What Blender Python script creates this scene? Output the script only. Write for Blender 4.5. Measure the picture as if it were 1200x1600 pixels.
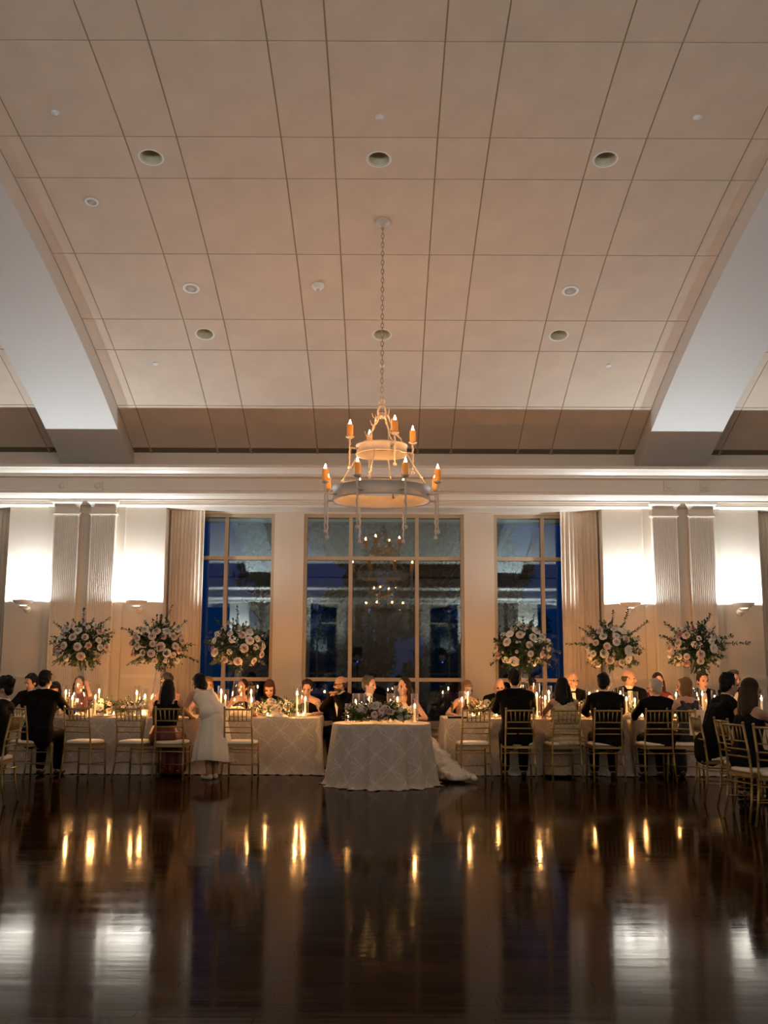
import bpy, bmesh, math, random
from math import sin, cos, pi, radians as R, sqrt, atan, atan2, hypot
from mathutils import Vector as V, Matrix

for o in list(bpy.data.objects): bpy.data.objects.remove(o)
SC = bpy.context.scene
COL = SC.collection
random.seed(7)

# ------------------------------------------------------------------ camera
FPX, PITCH, ROLL, EYE = 1600.0, atan(246/1600.0), 0.004, 1.43
cd = bpy.data.cameras.new('camera'); cam = bpy.data.objects.new('camera', cd); COL.objects.link(cam)
cd.sensor_fit = 'HORIZONTAL'; cd.sensor_width = 27.0; cd.lens = FPX/1200*27.0; cd.clip_end = 300
cam.location = (0, 0, EYE)
cam.rotation_euler = (Matrix.Rotation(pi/2+PITCH, 3, 'X') @ Matrix.Rotation(ROLL, 3, 'Z')).to_euler()
SC.camera = cam
_w = V((0, cos(PITCH), sin(PITCH))); _u0 = V((0, -sin(PITCH), cos(PITCH))); _r0 = V((1, 0, 0))
_r = _r0*cos(ROLL)+_u0*sin(ROLL); _u = -_r0*sin(ROLL)+_u0*cos(ROLL)
def at(px, py, Y):
    """the point at depth Y seen at pixel px, py of the 1200 x 1600 frame"""
    d = _w + _r*((px-600)/FPX) + _u*((800-py)/FPX)
    return cam.location + d*(Y/d.y)
def zat(py, Y, px=600): return at(px, py, Y).z
def xat(px, Y, py=1046): return at(px, py, Y).x

# ------------------------------------------------------------------ world and exposure
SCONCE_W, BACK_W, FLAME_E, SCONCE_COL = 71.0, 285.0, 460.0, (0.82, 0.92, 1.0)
SC.view_settings.view_transform = 'Standard'; SC.view_settings.look = 'None'
SC.view_settings.exposure = 1.45; SC.view_settings.gamma = 1.0; SC.view_settings.use_curve_mapping = False
wd = bpy.data.worlds.new('dusk_sky'); SC.world = wd; wd.use_nodes = True
nt = wd.node_tree; nt.nodes.clear()
wo = nt.nodes.new('ShaderNodeOutputWorld'); bg = nt.nodes.new('ShaderNodeBackground')
tc = nt.nodes.new('ShaderNodeTexCoord'); sx = nt.nodes.new('ShaderNodeSeparateXYZ'); rp = nt.nodes.new('ShaderNodeValToRGB')
nt.links.new(tc.outputs['Generated'], sx.inputs[0]); nt.links.new(sx.outputs['Z'], rp.inputs[0])
e0, e1 = rp.color_ramp.elements; e0.position = 0.0; e0.color = (0.0022, 0.020, 0.060, 1); e1.position = 0.35; e1.color = (0.012, 0.055, 0.26, 1)
nt.links.new(rp.outputs[0], bg.inputs['Color']); bg.inputs['Strength'].default_value = 0.22
nt.links.new(bg.outputs[0], wo.inputs[0])
SC.cycles.max_bounces = 10; SC.cycles.transparent_max_bounces = 32; SC.cycles.diffuse_bounces = 4
SC.cycles.sample_clamp_indirect = 4.0; SC.cycles.caustics_reflective = False; SC.cycles.caustics_refractive = False

# ------------------------------------------------------------------ materials
M = {}
def mat(name, col, rough=0.6, metal=0.0, noise=0.0, nscale=8.0, bump=0.0, bscale=60.0, **kw):
    m = bpy.data.materials.new(name); m.use_nodes = True; t = m.node_tree
    b = t.nodes['Principled BSDF']
    b.inputs['Base Color'].default_value = (*col, 1); b.inputs['Roughness'].default_value = rough; b.inputs['Metallic'].default_value = metal
    for k, v in kw.items():
        b.inputs[k.replace('_', ' ')].default_value = v
    co = t.nodes.new('ShaderNodeTexCoord')
    if noise:
        n = t.nodes.new('ShaderNodeTexNoise'); n.inputs['Scale'].default_value = nscale; n.inputs['Detail'].default_value = 3
        t.links.new(co.outputs['Object'], n.inputs['Vector'])
        mr = t.nodes.new('ShaderNodeMapRange'); mr.inputs[1].default_value = 0.3; mr.inputs[2].default_value = 0.7
        mr.inputs[3].default_value = 1-noise; mr.inputs[4].default_value = 1+noise; t.links.new(n.outputs[0], mr.inputs[0])
        mx = t.nodes.new('ShaderNodeVectorMath'); mx.operation = 'SCALE'; mx.inputs[0].default_value = col
        t.links.new(mr.outputs[0], mx.inputs['Scale']); t.links.new(mx.outputs[0], b.inputs['Base Color'])
    if bump:
        n2 = t.nodes.new('ShaderNodeTexNoise'); n2.inputs['Scale'].default_value = bscale; t.links.new(co.outputs['Object'], n2.inputs['Vector'])
        bp = t.nodes.new('ShaderNodeBump'); bp.inputs['Strength'].default_value = bump; bp.inputs['Distance'].default_value = 0.01
        t.links.new(n2.outputs[0], bp.inputs['Height']); t.links.new(bp.outputs[0], b.inputs['Normal'])
    M[name] = m; return m
def emit(name, col, s):
    m = bpy.data.materials.new(name); m.use_nodes = True; t = m.node_tree; t.nodes.clear()
    o = t.nodes.new('ShaderNodeOutputMaterial'); e = t.nodes.new('ShaderNodeEmission')
    e.inputs[0].default_value = (*col, 1); e.inputs[1].default_value = s; t.links.new(e.outputs[0], o.inputs[0]); M[name] = m; return m
def glass(name, tint, blend, base, gtint=(1, 1, 1)):
    m = bpy.data.materials.new(name); m.use_nodes = True; t = m.node_tree; t.nodes.clear()
    o = t.nodes.new('ShaderNodeOutputMaterial'); tr = t.nodes.new('ShaderNodeBsdfTransparent'); gl = t.nodes.new('ShaderNodeBsdfGlossy')
    tr.inputs[0].default_value = (*tint, 1); gl.inputs['Roughness'].default_value = 0.015; gl.inputs['Color'].default_value = (*gtint, 1)
    lw = t.nodes.new('ShaderNodeLayerWeight'); lw.inputs[0].default_value = blend
    pw = t.nodes.new('ShaderNodeMath'); pw.operation = 'POWER'; pw.inputs[1].default_value = 2.6; t.links.new(lw.outputs['Facing'], pw.inputs[0])
    ma = t.nodes.new('ShaderNodeMath'); ma.operation = 'MULTIPLY_ADD'; ma.use_clamp = True; ma.inputs[1].default_value = blend; ma.inputs[2].default_value = base
    lw.inputs[0].default_value = 0.5; t.links.new(pw.outputs[0], ma.inputs[0]); mx = t.nodes.new('ShaderNodeMixShader')
    t.links.new(ma.outputs[0], mx.inputs[0]); t.links.new(tr.outputs[0], mx.inputs[1]); t.links.new(gl.outputs[0], mx.inputs[2]); t.links.new(mx.outputs[0], o.inputs[0])
    M[name] = m; return m
mat('wall_paint', (0.635, 0.545, 0.44), 0.55, noise=0.03, nscale=1.5)
mat('trim_paint', (0.69, 0.60, 0.50), 0.35)
mat('soffit_paint', (0.80, 0.77, 0.73), 0.5)
mat('tile_fabric', (0.655, 0.525, 0.405), 0.85, noise=0.05, nscale=2.5, bump=0.15, bscale=140)
mat('tile_joint', (0.36, 0.27, 0.15), 0.7)
mat('beam_paint', (0.61, 0.57, 0.525), 0.6)
mat('slot_dark', (0.13, 0.105, 0.065), 0.6)
mat('roof_deck', (0.10, 0.08, 0.06), 0.9)
mat('window_frame', (0.42, 0.31, 0.19), 0.4)
mat('linen', (0.66, 0.55, 0.43), 0.8, noise=0.04, nscale=3)
mat('gold_paint', (0.36, 0.245, 0.09), 0.38, 0.55)
mat('seat_vinyl', (0.78, 0.70, 0.58), 0.5)
mat('white_metal', (0.58, 0.49, 0.40), 0.45, noise=0.05, nscale=20)
mat('plaster', (0.82, 0.78, 0.73), 0.45)
mat('chain_metal', (0.45, 0.36, 0.24), 0.45, 0.4)
mat('white_plastic', (0.80, 0.77, 0.73), 0.4)
mat('grille', (0.50, 0.45, 0.40), 0.7)
mat('can_metal', (0.62, 0.56, 0.40), 0.45)
mat('bulb_dark', (0.12, 0.07, 0.04), 0.15, 0.5)
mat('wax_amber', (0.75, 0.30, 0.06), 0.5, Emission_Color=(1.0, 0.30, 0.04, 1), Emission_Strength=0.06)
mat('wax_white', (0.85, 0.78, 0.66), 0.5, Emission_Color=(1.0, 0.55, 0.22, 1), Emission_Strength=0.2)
mat('black_cloth', (0.004, 0.003, 0.003), 0.75, Specular_IOR_Level=0.08)
mat('navy_cloth', (0.004, 0.0045, 0.008), 0.7, Specular_IOR_Level=0.08)
mat('charcoal_cloth', (0.008, 0.006, 0.0045), 0.75, Specular_IOR_Level=0.08)
mat('shirt_white', (0.78, 0.74, 0.70), 0.7)
mat('white_dress', (0.74, 0.68, 0.58), 0.75)
mat('red_silk', (0.13, 0.014, 0.007), 0.45)
mat('burgundy', (0.12, 0.012, 0.014), 0.6)
mat('peach_cloth', (0.50, 0.24, 0.13), 0.7)
mat('sequin', (0.012, 0.016, 0.022), 0.25, 0.2, bump=0.6, bscale=160)
mat('gold_ruffle', (0.46, 0.37, 0.22), 0.6, noise=0.25, nscale=30)
mat('tulle', (0.80, 0.74, 0.64), 0.9, noise=0.08, nscale=25)
mat('plate_china', (0.80, 0.76, 0.70), 0.2)
mat('napkin_cloth', (0.72, 0.63, 0.52), 0.85)
mat('paper', (0.80, 0.76, 0.68), 0.8)
mat('phone_black', (0.012, 0.012, 0.014), 0.12)
mat('silver', (0.7, 0.68, 0.65), 0.2, 1.0)
mat('red_drink', (0.55, 0.05, 0.01), 0.1)
mat('blue_glass', (0.02, 0.03, 0.30), 0.1)
mat('stem_green', (0.045, 0.085, 0.022), 0.6)
mat('leaf_dark', (0.026, 0.058, 0.020), 0.5, noise=0.35, nscale=9)
mat('leaf_light', (0.11, 0.15, 0.035), 0.5, noise=0.3, nscale=9)
mat('petal_white', (0.80, 0.74, 0.66), 0.6, noise=0.05, nscale=30)
mat('petal_blush', (0.78, 0.61, 0.53), 0.6, noise=0.10, nscale=30)
mat('petal_pink', (0.68, 0.42, 0.37), 0.6, noise=0.14, nscale=30)
mat('petal_core', (0.65, 0.42, 0.10), 0.7)
mat('bark', (0.05, 0.035, 0.02), 0.9, noise=0.3, nscale=6)
mat('tree_leaf', (0.020, 0.035, 0.022), 0.7, noise=0.3, nscale=1.5)
mat('lawn', (0.012, 0.024, 0.010), 0.9, noise=0.3, nscale=2)
mat('black_plastic', (0.01, 0.01, 0.011), 0.45)
mat('shoe_leather', (0.01, 0.008, 0.007), 0.3)
mat('sandal', (0.75, 0.68, 0.58), 0.4)
mat('eye', (0.02, 0.014, 0.01), 0.2)
mat('lip', (0.32, 0.10, 0.075), 0.5)
for nm, c in dict(fair=(0.62, 0.36, 0.25), tan=(0.48, 0.26, 0.16), brown=(0.24, 0.115, 0.065)).items(): mat('skin_'+nm, c, 0.5)
for nm, c in dict(black=(0.006, 0.0045, 0.004), brown=(0.032, 0.014, 0.007), auburn=(0.075, 0.026, 0.011), blonde=(0.22, 0.125, 0.055), grey=(0.085, 0.075, 0.066), white=(0.46, 0.42, 0.37), darkgrey=(0.06, 0.05, 0.042)).items():
    mat('hair_'+nm, c, 0.5, bump=0.5, bscale=55, Specular_IOR_Level=0.15)
emit('flame', (1.0, 0.46, 0.14), FLAME_E)
emit('bulb_flame', (1.0, 0.47, 0.14), 180.0)
emit('leak_glow', (1.0, 0.97, 0.92), 1.5)
emit('led_blue', (0.05, 0.10, 1.0), 12.0)
glass('window_glass', (0.50, 0.68, 0.78), 0.6, 0.15, (0.80, 0.97, 1.0))
glass('clear_glass', (0.985, 0.98, 0.97), 0.75, 0.045)
glass('water_glass', (0.95, 0.95, 0.94), 0.75, 0.06)

def linen_pattern():
    """woven damask: pairs of strands on a diagonal lattice that part and meet again, drawn on cloth coordinates in metres"""
    m = bpy.data.materials.new('damask_linen'); m.use_nodes = True; t = m.node_tree; b = t.nodes['Principled BSDF']
    b.inputs['Roughness'].default_value = 0.8
    uv = t.nodes.new('ShaderNodeUVMap'); sp = t.nodes.new('ShaderNodeSeparateXYZ'); t.links.new(uv.outputs[0], sp.inputs[0])
    def mth(op, a, b2=None, c=None):
        n = t.nodes.new('ShaderNodeMath'); n.operation = op
        for i, q in enumerate((a, b2, c)):
            if q is None: continue
            if isinstance(q, (int, float)): n.inputs[i].default_value = q
            else: t.links.new(q, n.inputs[i])
        return n.outputs[0]
    P = 0.34
    a = mth('DIVIDE', mth('ADD', sp.outputs[0], sp.outputs[1]), P); c = mth('DIVIDE', mth('SUBTRACT', sp.outputs[0], sp.outputs[1]), P)
    masks = []
    for p, q in ((a, c), (c, a)):
        tri = mth('ABSOLUTE', mth('COSINE', mth('MULTIPLY', q, pi)))           # 0 at crossings
        bow = mth('MULTIPLY', mth('POWER', tri, 3.0), 0.075)
        bow = mth('ADD', bow, mth('MULTIPLY', mth('ABSOLUTE', mth('COSINE', mth('MULTIPLY', q, 3*pi))), 0.035))
        fr = mth('ABSOLUTE', mth('SUBTRACT', mth('FRACT', p), 0.5))           # distance to the strand's axis
        dd = mth('ABSOLUTE', mth('SUBTRACT', fr, bow))
        mr = t.nodes.new('ShaderNodeMapRange'); mr.interpolation_type = 'SMOOTHSTEP'
        mr.inputs[1].default_value = 0.030; mr.inputs[2].default_value = 0.010; mr.inputs[3].default_value = 0; mr.inputs[4].default_value = 1
        t.links.new(dd, mr.inputs[0]); masks.append(mr.outputs[0])
    mk = mth('MAXIMUM', masks[0], masks[1])
    mx = t.nodes.new('ShaderNodeMix'); mx.data_type = 'RGBA'; mx.inputs[6].default_value = (0.52, 0.465, 0.39, 1); mx.inputs[7].default_value = (0.70, 0.65, 0.57, 1)
    t.links.new(mk, mx.inputs[0]); t.links.new(mx.outputs[2], b.inputs['Base Color'])
    bp = t.nodes.new('ShaderNodeBump'); bp.inputs['Strength'].default_value = 0.5; bp.inputs['Distance'].default_value = 0.004
    t.links.new(mk, bp.inputs['Height']); t.links.new(bp.outputs[0], b.inputs['Normal']); M['damask'] = m
linen_pattern()
def floor_wood():
    m = bpy.data.materials.new('dark_oak'); m.use_nodes = True; t = m.node_tree; b = t.nodes['Principled BSDF']
    co = t.nodes.new('ShaderNodeNewGeometry'); mp = t.nodes.new('ShaderNodeMapping'); mp.inputs['Scale'].default_value = (0.8, 14, 1)
    t.links.new(co.outputs['Position'], mp.inputs[0]); n = t.nodes.new('ShaderNodeTexNoise'); n.inputs['Scale'].default_value = 2.2; n.inputs['Detail'].default_value = 4
    t.links.new(mp.outputs[0], n.inputs['Vector']); rp = t.nodes.new('ShaderNodeValToRGB')
    rp.color_ramp.elements[0].position = 0.3; rp.color_ramp.elements[0].color = (0.013, 0.005, 0.0012, 1)
    rp.color_ramp.elements[1].position = 0.75; rp.color_ramp.elements[1].color = (0.040, 0.0155, 0.004, 1)
    t.links.new(n.outputs[0], rp.inputs[0])
    isl = t.nodes.new('ShaderNodeMapRange'); isl.inputs[3].default_value = 0.75; isl.inputs[4].default_value = 1.3
    oi = t.nodes.new('ShaderNodeObjectInfo'); ad = t.nodes.new('ShaderNodeMath'); ad.operation = 'ADD'; fr = t.nodes.new('ShaderNodeMath'); fr.operation = 'FRACT'
    t.links.new(co.outputs['Random Per Island'], ad.inputs[0]); t.links.new(oi.outputs['Random'], ad.inputs[1]); t.links.new(ad.outputs[0], fr.inputs[0]); t.links.new(fr.outputs[0], isl.inputs[0])
    vm = t.nodes.new('ShaderNodeVectorMath'); vm.operation = 'SCALE'; t.links.new(rp.outputs[0], vm.inputs[0]); t.links.new(isl.outputs[0], vm.inputs['Scale'])
    t.links.new(vm.outputs[0], b.inputs['Base Color'])
    n2 = t.nodes.new('ShaderNodeTexNoise'); n2.inputs['Scale'].default_value = 1.3; n2.inputs['Detail'].default_value = 5
    mp2 = t.nodes.new('ShaderNodeMapping'); mp2.inputs['Scale'].default_value = (1, 5, 1); t.links.new(co.outputs['Position'], mp2.inputs[0]); t.links.new(mp2.outputs[0], n2.inputs['Vector'])
    mr = t.nodes.new('ShaderNodeMapRange'); mr.inputs[1].default_value = 0.3; mr.inputs[2].default_value = 0.75; mr.inputs[3].default_value = 0.06; mr.inputs[4].default_value = 0.125
    t.links.new(n2.outputs[0], mr.inputs[0]); t.links.new(mr.outputs[0], b.inputs['Roughness'])
    # fine scuffs and sanding ripple across the boards
    n3 = t.nodes.new('ShaderNodeTexNoise'); n3.inputs['Scale'].default_value = 3.0; n3.inputs['Detail'].default_value = 3
    mp3 = t.nodes.new('ShaderNodeMapping'); mp3.inputs['Scale'].default_value = (0.35, 6, 1); t.links.new(co.outputs['Position'], mp3.inputs[0]); t.links.new(mp3.outputs[0], n3.inputs['Vector'])
    bp = t.nodes.new('ShaderNodeBump'); bp.inputs['Strength'].default_value = 0.10; bp.inputs['Distance'].default_value = 0.004
    t.links.new(n3.outputs[0], bp.inputs['Height']); t.links.new(bp.outputs[0], b.inputs['Normal'])
    b.inputs['IOR'].default_value = 1.085
    M['floor'] = m
floor_wood()

# ------------------------------------------------------------------ mesh helpers
KIDS = {}
class MB:
    def __init__(s): s.v = []; s.f = []; s.uv = None
    def add(s, v, f):
        k = len(s.v); s.v.extend(v); s.f.extend([tuple(i+k for i in q) for q in f]); return s
    def box(s, c, d, rot=None):
        x, y, z = (q/2 for q in d); p = [V((a, b, e)) for a in (-x, x) for b in (-y, y) for e in (-z, z)]
        if rot is not None: p = [rot @ q for q in p]
        c = V(c); return s.add([tuple(q+c) for q in p], [(0, 1, 3, 2), (4, 6, 7, 5), (0, 4, 5, 1), (2, 3, 7, 6), (0, 2, 6, 4), (1, 5, 7, 3)])
    def b2(s, lo, hi): return s.box([(a+b)/2 for a, b in zip(lo, hi)], [abs(b-a) for a, b in zip(lo, hi)])
    def tube(s, pts, rad, n=8, cap=True):
        pts = [V(p) for p in pts]; rad = rad if isinstance(rad, (list, tuple)) else [rad]*len(pts)
        vs = []; fs = []; up = None
        for i, p in enumerate(pts):
            d = (pts[min(i+1, len(pts)-1)]-pts[max(i-1, 0)]); d = d.normalized() if d.length > 1e-9 else V((0, 0, 1))
            if up is None: up = V((1, 0, 0)) if abs(d.x) < 0.8 else V((0, 1, 0))
            a = (up-d*up.dot(d)).normalized(); b = d.cross(a); up = a
            for k in range(n):
                t = 2*pi*k/n; vs.append(tuple(p+(a*cos(t)+b*sin(t))*rad[i]))
        for i in range(len(pts)-1):
            for k in range(n):
                k2 = (k+1) % n; fs.append((i*n+k, i*n+k2, i*n+n+k2, i*n+n+k))
        if cap: fs.append(tuple(range(n-1, -1, -1))); e = (len(pts)-1)*n; fs.append(tuple(range(e, e+n)))
        return s.add(vs, fs)
    def capsule(s, p0, r0, p1, r1, n=12):
        p0 = V(p0); p1 = V(p1); d = p1-p0; d = d.normalized() if d.length > 1e-6 else V((0, 0, 1))
        P = [p0-d*r0*.98, p0-d*r0*.75, p0-d*r0*.38, p0, p1, p1+d*r1*.38, p1+d*r1*.75, p1+d*r1*.98]
        return s.tube(P, [r0*.15, r0*.66, r0*.925, r0, r1, r1*.925, r1*.66, r1*.15], n)
    def ell(s, c, r, rot=None, n=14, m=9):
        r = r if isinstance(r, (tuple, list)) else (r, r, r); c = V(c); vs = []; fs = []
        for i in range(1, m):
            a = pi*i/m
            for k in range(n):
                t = 2*pi*k/n; p = V((sin(a)*cos(t)*r[0], sin(a)*sin(t)*r[1], cos(a)*r[2]))
                vs.append(tuple(c+(rot @ p if rot is not None else p)))
        top = V((0, 0, r[2])); bot = V((0, 0, -r[2]))
        vs.append(tuple(c+(rot @ top if rot is not None else top))); vs.append(tuple(c+(rot @ bot if rot is not None else bot)))
        T = len(vs)-2; B = T+1
        for k in range(n):
            k2 = (k+1) % n; fs.append((T, k, k2)); fs.append((B, (m-2)*n+k2, (m-2)*n+k))
            for i in range(m-2): fs.append((i*n+k, i*n+n+k, i*n+n+k2, i*n+k2))
        return s.add(vs, fs)
    def lathe(s, prof, n=20, c=(0, 0, 0), axis=None, close=False):
        vs = []; fs = []; L = len(prof)
        for k in range(n):
            t = 2*pi*k/n
            for r, z in prof: vs.append((r*cos(t), r*sin(t), z))
        if axis is not None: q = V((0, 0, 1)).rotation_difference(V(axis)); vs = [tuple(q @ V(p)) for p in vs]
        vs = [(p[0]+c[0], p[1]+c[1], p[2]+c[2]) for p in vs]
        for k in range(n):
            k2 = (k+1) % n
            for i in range(L-1+(1 if close else 0)):
                j = (i+1) % L; fs.append((k*L+i, k2*L+i, k2*L+j, k*L+j))
        return s.add(vs, fs)
    def extrude(s, prof, a, b, axis=0):
        """closed outline prof of (p, q) pairs swept along an axis from a to b"""
        n = len(prof); mk = {0: lambda t, p, q: (t, p, q), 1: lambda t, p, q: (p, t, q), 2: lambda t, p, q: (p, q, t)}[axis]
        vs = [mk(a, p, q) for p, q in prof]+[mk(b, p, q) for p, q in prof]
        fs = [(i, (i+1) % n, n+(i+1) % n, n+i) for i in range(n)]+[tuple(range(n-1, -1, -1)), tuple(range(n, 2*n))]
        return s.add(vs, fs)
    def mesh(s, name):
        me = bpy.data.meshes.new(name); me.from_pydata([tuple(q) for q in s.v], [], s.f); me.validate()
        bm = bmesh.new(); bm.from_mesh(me); bmesh.ops.recalc_face_normals(bm, faces=bm.faces); bm.to_mesh(me); bm.free()
        return me
    def build(s, name, m=None, parent=None, smooth=False, loc=None):
        me = s.mesh(name)
        if smooth: me.polygons.foreach_set('use_smooth', [True]*len(me.polygons))
        return link(name, me, m, parent, loc)
def link(name, me, m=None, parent=None, loc=None):
    o = bpy.data.objects.new(name, me); COL.objects.link(o)
    if m is not None and not me.materials: me.materials.append(M[m])
    if parent is not None: o.parent = parent; KIDS.setdefault(parent.name, []).append(o)
    if loc is not None: o.location = loc
    return o
def tag(o, label=None, cat=None, group=None, kind=None):
    if label: o['label'] = label
    if cat: o['category'] = cat
    if group: o['group'] = group
    if kind: o['kind'] = kind
    return o
def thing(name, label, cat, loc=(0, 0, 0), rz=0, group=None, kind=None):
    o = bpy.data.objects.new(name, None); COL.objects.link(o); o.location = loc; o.rotation_euler = (0, 0, rz); o.empty_display_size = .1
    return tag(o, label, cat, group, kind)
def dup(o, parent=None):
    c = o.copy(); COL.objects.link(c); c.parent = parent
    if parent is not None: KIDS.setdefault(parent.name, []).append(c)
    for k in KIDS.get(o.name, []): dup(k, c)
    return c
ORD = ['first', 'second', 'third', 'fourth', 'fifth', 'sixth', 'seventh', 'eighth', 'ninth', 'tenth', 'eleventh', 'twelfth', 'thirteenth', 'fourteenth', 'fifteenth', 'sixteenth', 'seventeenth', 'eighteenth', 'nineteenth', 'twentieth', 'twenty-first', 'twenty-second']

# ================================================================== the room
YC, W_F = 4.95, 16.6            # middle of the room, face of the sconce wall
BAY, XB = 9.7, 4.85
RV, Z0 = 30.25, 7.64            # vault radius and apex height
XE = 14.0                       # end walls
def VP(a, off, x):
    t = a/RV; r = RV-off
    return (x, YC+r*sin(t), Z0-RV+r*cos(t))
def vault(px, py, off=0.0):
    d = at(px, py, 1.0)-cam.location; r = RV-off
    oy, oz = -YC, EYE-(Z0-RV); a = d.y*d.y+d.z*d.z; b = 2*(oy*d.y+oz*d.z); c = oy*oy+oz*oz-r*r
    t = (-b+sqrt(b*b-4*a*c))/(2*a); p = cam.location+d*t
    return RV*math.asin((p.y-YC)/r), p.x
def back(o):
    c = dup(o); c.rotation_euler = (0, 0, pi); c.location = V((-o.location.x, 2*YC-o.location.y, o.location.z)); return c

# --- floor: a base and strip boards running along the room
fb = MB().b2((-XE-.3, 2*YC-17.4, -0.25), (XE+.3, 17.4, -0.021)).build('floor', 'bark'); tag(fb, 'dark glossy strip wood dance floor of the hall', 'floor', kind='structure')
BW = 0.083
def board(mb, x0, x1, y, dz=0.0, tilt=0.0):
    y0, y1 = y+.0008, y+BW-.0008; z0, z1 = dz-tilt, dz+tilt; g = .0007
    mb.add([(x0+g, y0, z0), (x1-g, y0, z0), (x1-g, y1, z1), (x0+g, y1, z1), (x0+g, y0, -.021), (x1-g, y0, -.021), (x1-g, y1, -.021), (x0+g, y1, -.021)],
           [(0, 1, 2, 3), (4, 5, 1, 0), (5, 6, 2, 1), (6, 7, 3, 2), (7, 4, 0, 3)])
rb = random.Random(3); far = MB(); variants = {}
row = 0; y = 2*YC-17.0; n_board = 0
while y < 16.95:
    x = -XE+.01+rb.random()*.2-1.6*rb.random()
    while x < XE:
        L = rb.choice((1.0, 1.3, 1.6, 1.9)); x1 = min(x+L, XE); x0 = max(x, -XE)
        tilt = rb.uniform(-1, 1)*.00006; dz = rb.uniform(-1, 1)*.0001
        near = 2.75 < y < 5.3 and x0 < .38*y+.1 and x1 > -.38*y-.1 and x1-x0 == L
        if near and n_board < 290:
            key = (L, rb.randrange(3))
            if key not in variants:
                b_ = MB(); board(b_, 0, L, 0, 0, (-.00006, .00002, .00007)[key[1]]); me = b_.mesh('floor_board'); me.materials.append(M['floor']); variants[key] = me
            o = link('floor_board', variants[key], None, fb, (x0, y, dz)); n_board += 1
        elif x1-x0 > .05: board(far, x0, x1, y, dz, tilt)
        x += L
    y += BW
tag(far.build('floor_boards_beyond', 'floor', fb), kind='stuff')

# --- vaulted ceiling of fabric panels between arched beams
cl = thing('ceiling', 'barrel vaulted ceiling of beige panels with recessed joints', 'ceiling', kind='structure')
mb = MB(); N = 40
for i in range(N):
    a0 = -13.0+26.0*i/N; a1 = -13.0+26.0*(i+1)/N
    P = [VP(a0, -.45, -XE), VP(a1, -.45, -XE), VP(a1, -.45, XE), VP(a0, -.45, XE)]; Q = [(p[0], p[1], p[2]+.1) for p in P]
    mb.add(P+Q, [(0, 1, 2, 3), (7, 6, 5, 4), (0, 4, 5, 1), (2, 6, 7, 3), (1, 5, 6, 2), (3, 7, 4, 0)])
mb.build('roof_deck', 'roof_deck', cl)
rows = [12.40, 11.218, 9.777, 9.041, 7.61, 6.171, 5.469, 4.062, 2.63, 1.91, .48]; rows = [-a for a in rows]+rows[::-1]
cols = [-4.275, -3.98, -2.842, -2.274, -1.137, -.568, .568, 1.137, 2.274, 2.842, 3.98, 4.275]
down_px = [(236, 246), (592, 249), (946, 249), (320, 522), (597, 523), (873, 524)]
holes = [vault(*p) for p in down_px]; HR = .118
rest = MB(); joints = MB(); G = .008
def tile(mb, a0, a1, x0, x1, hole=None, ca=0, cx=0):
    def pt(a, x, off): p = VP(a, off, x); return p
    if hole is None:
        n = max(2, int((a1-a0)/.35)); vs = []; fs = []
        for i in range(n+1):
            a = a0+(a1-a0)*i/n; vs += [pt(a, x0, 0), pt(a, x1, 0), pt(a, x1, -.022), pt(a, x0, -.022)]
        for i in range(n):
            k = 4*i; fs += [(k, k+1, k+5, k+4), (k+1, k+2, k+6, k+5), (k+2, k+3, k+7, k+6), (k+3, k, k+4, k+7)]
        fs += [(3, 2, 1, 0), (4*n, 4*n+1, 4*n+2, 4*n+3)]; mb.add(vs, fs); return
    ha, hx = hole; an = [2*pi*i/32 for i in range(32)]+[atan2(q-hx, p-ha) % (2*pi) for p in (a0, a1) for q in (x0, x1)]; an.sort(); L = len(an); vs = []
    for t in an:
        c, s = cos(t), sin(t); k = min([((a1-ha)/c if c > 0 else (a0-ha)/c) if abs(c) > 1e-6 else 1e9, ((x1-hx)/s if s > 0 else (x0-hx)/s) if abs(s) > 1e-6 else 1e9])
        for off in (0, -.022): vs += [pt(ha+HR*c, hx+HR*s, off), pt(ha+k*c, hx+k*s, off)]
    fs = []
    for i in range(L):
        k, j = 4*i, 4*((i+1) % L); fs += [(k, k+1, j+1, j), (k+2, j+2, j+3, k+3), (k, j, j+2, k+2), (k+1, k+3, j+3, j+1)]
    mb.add(vs, fs)
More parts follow.
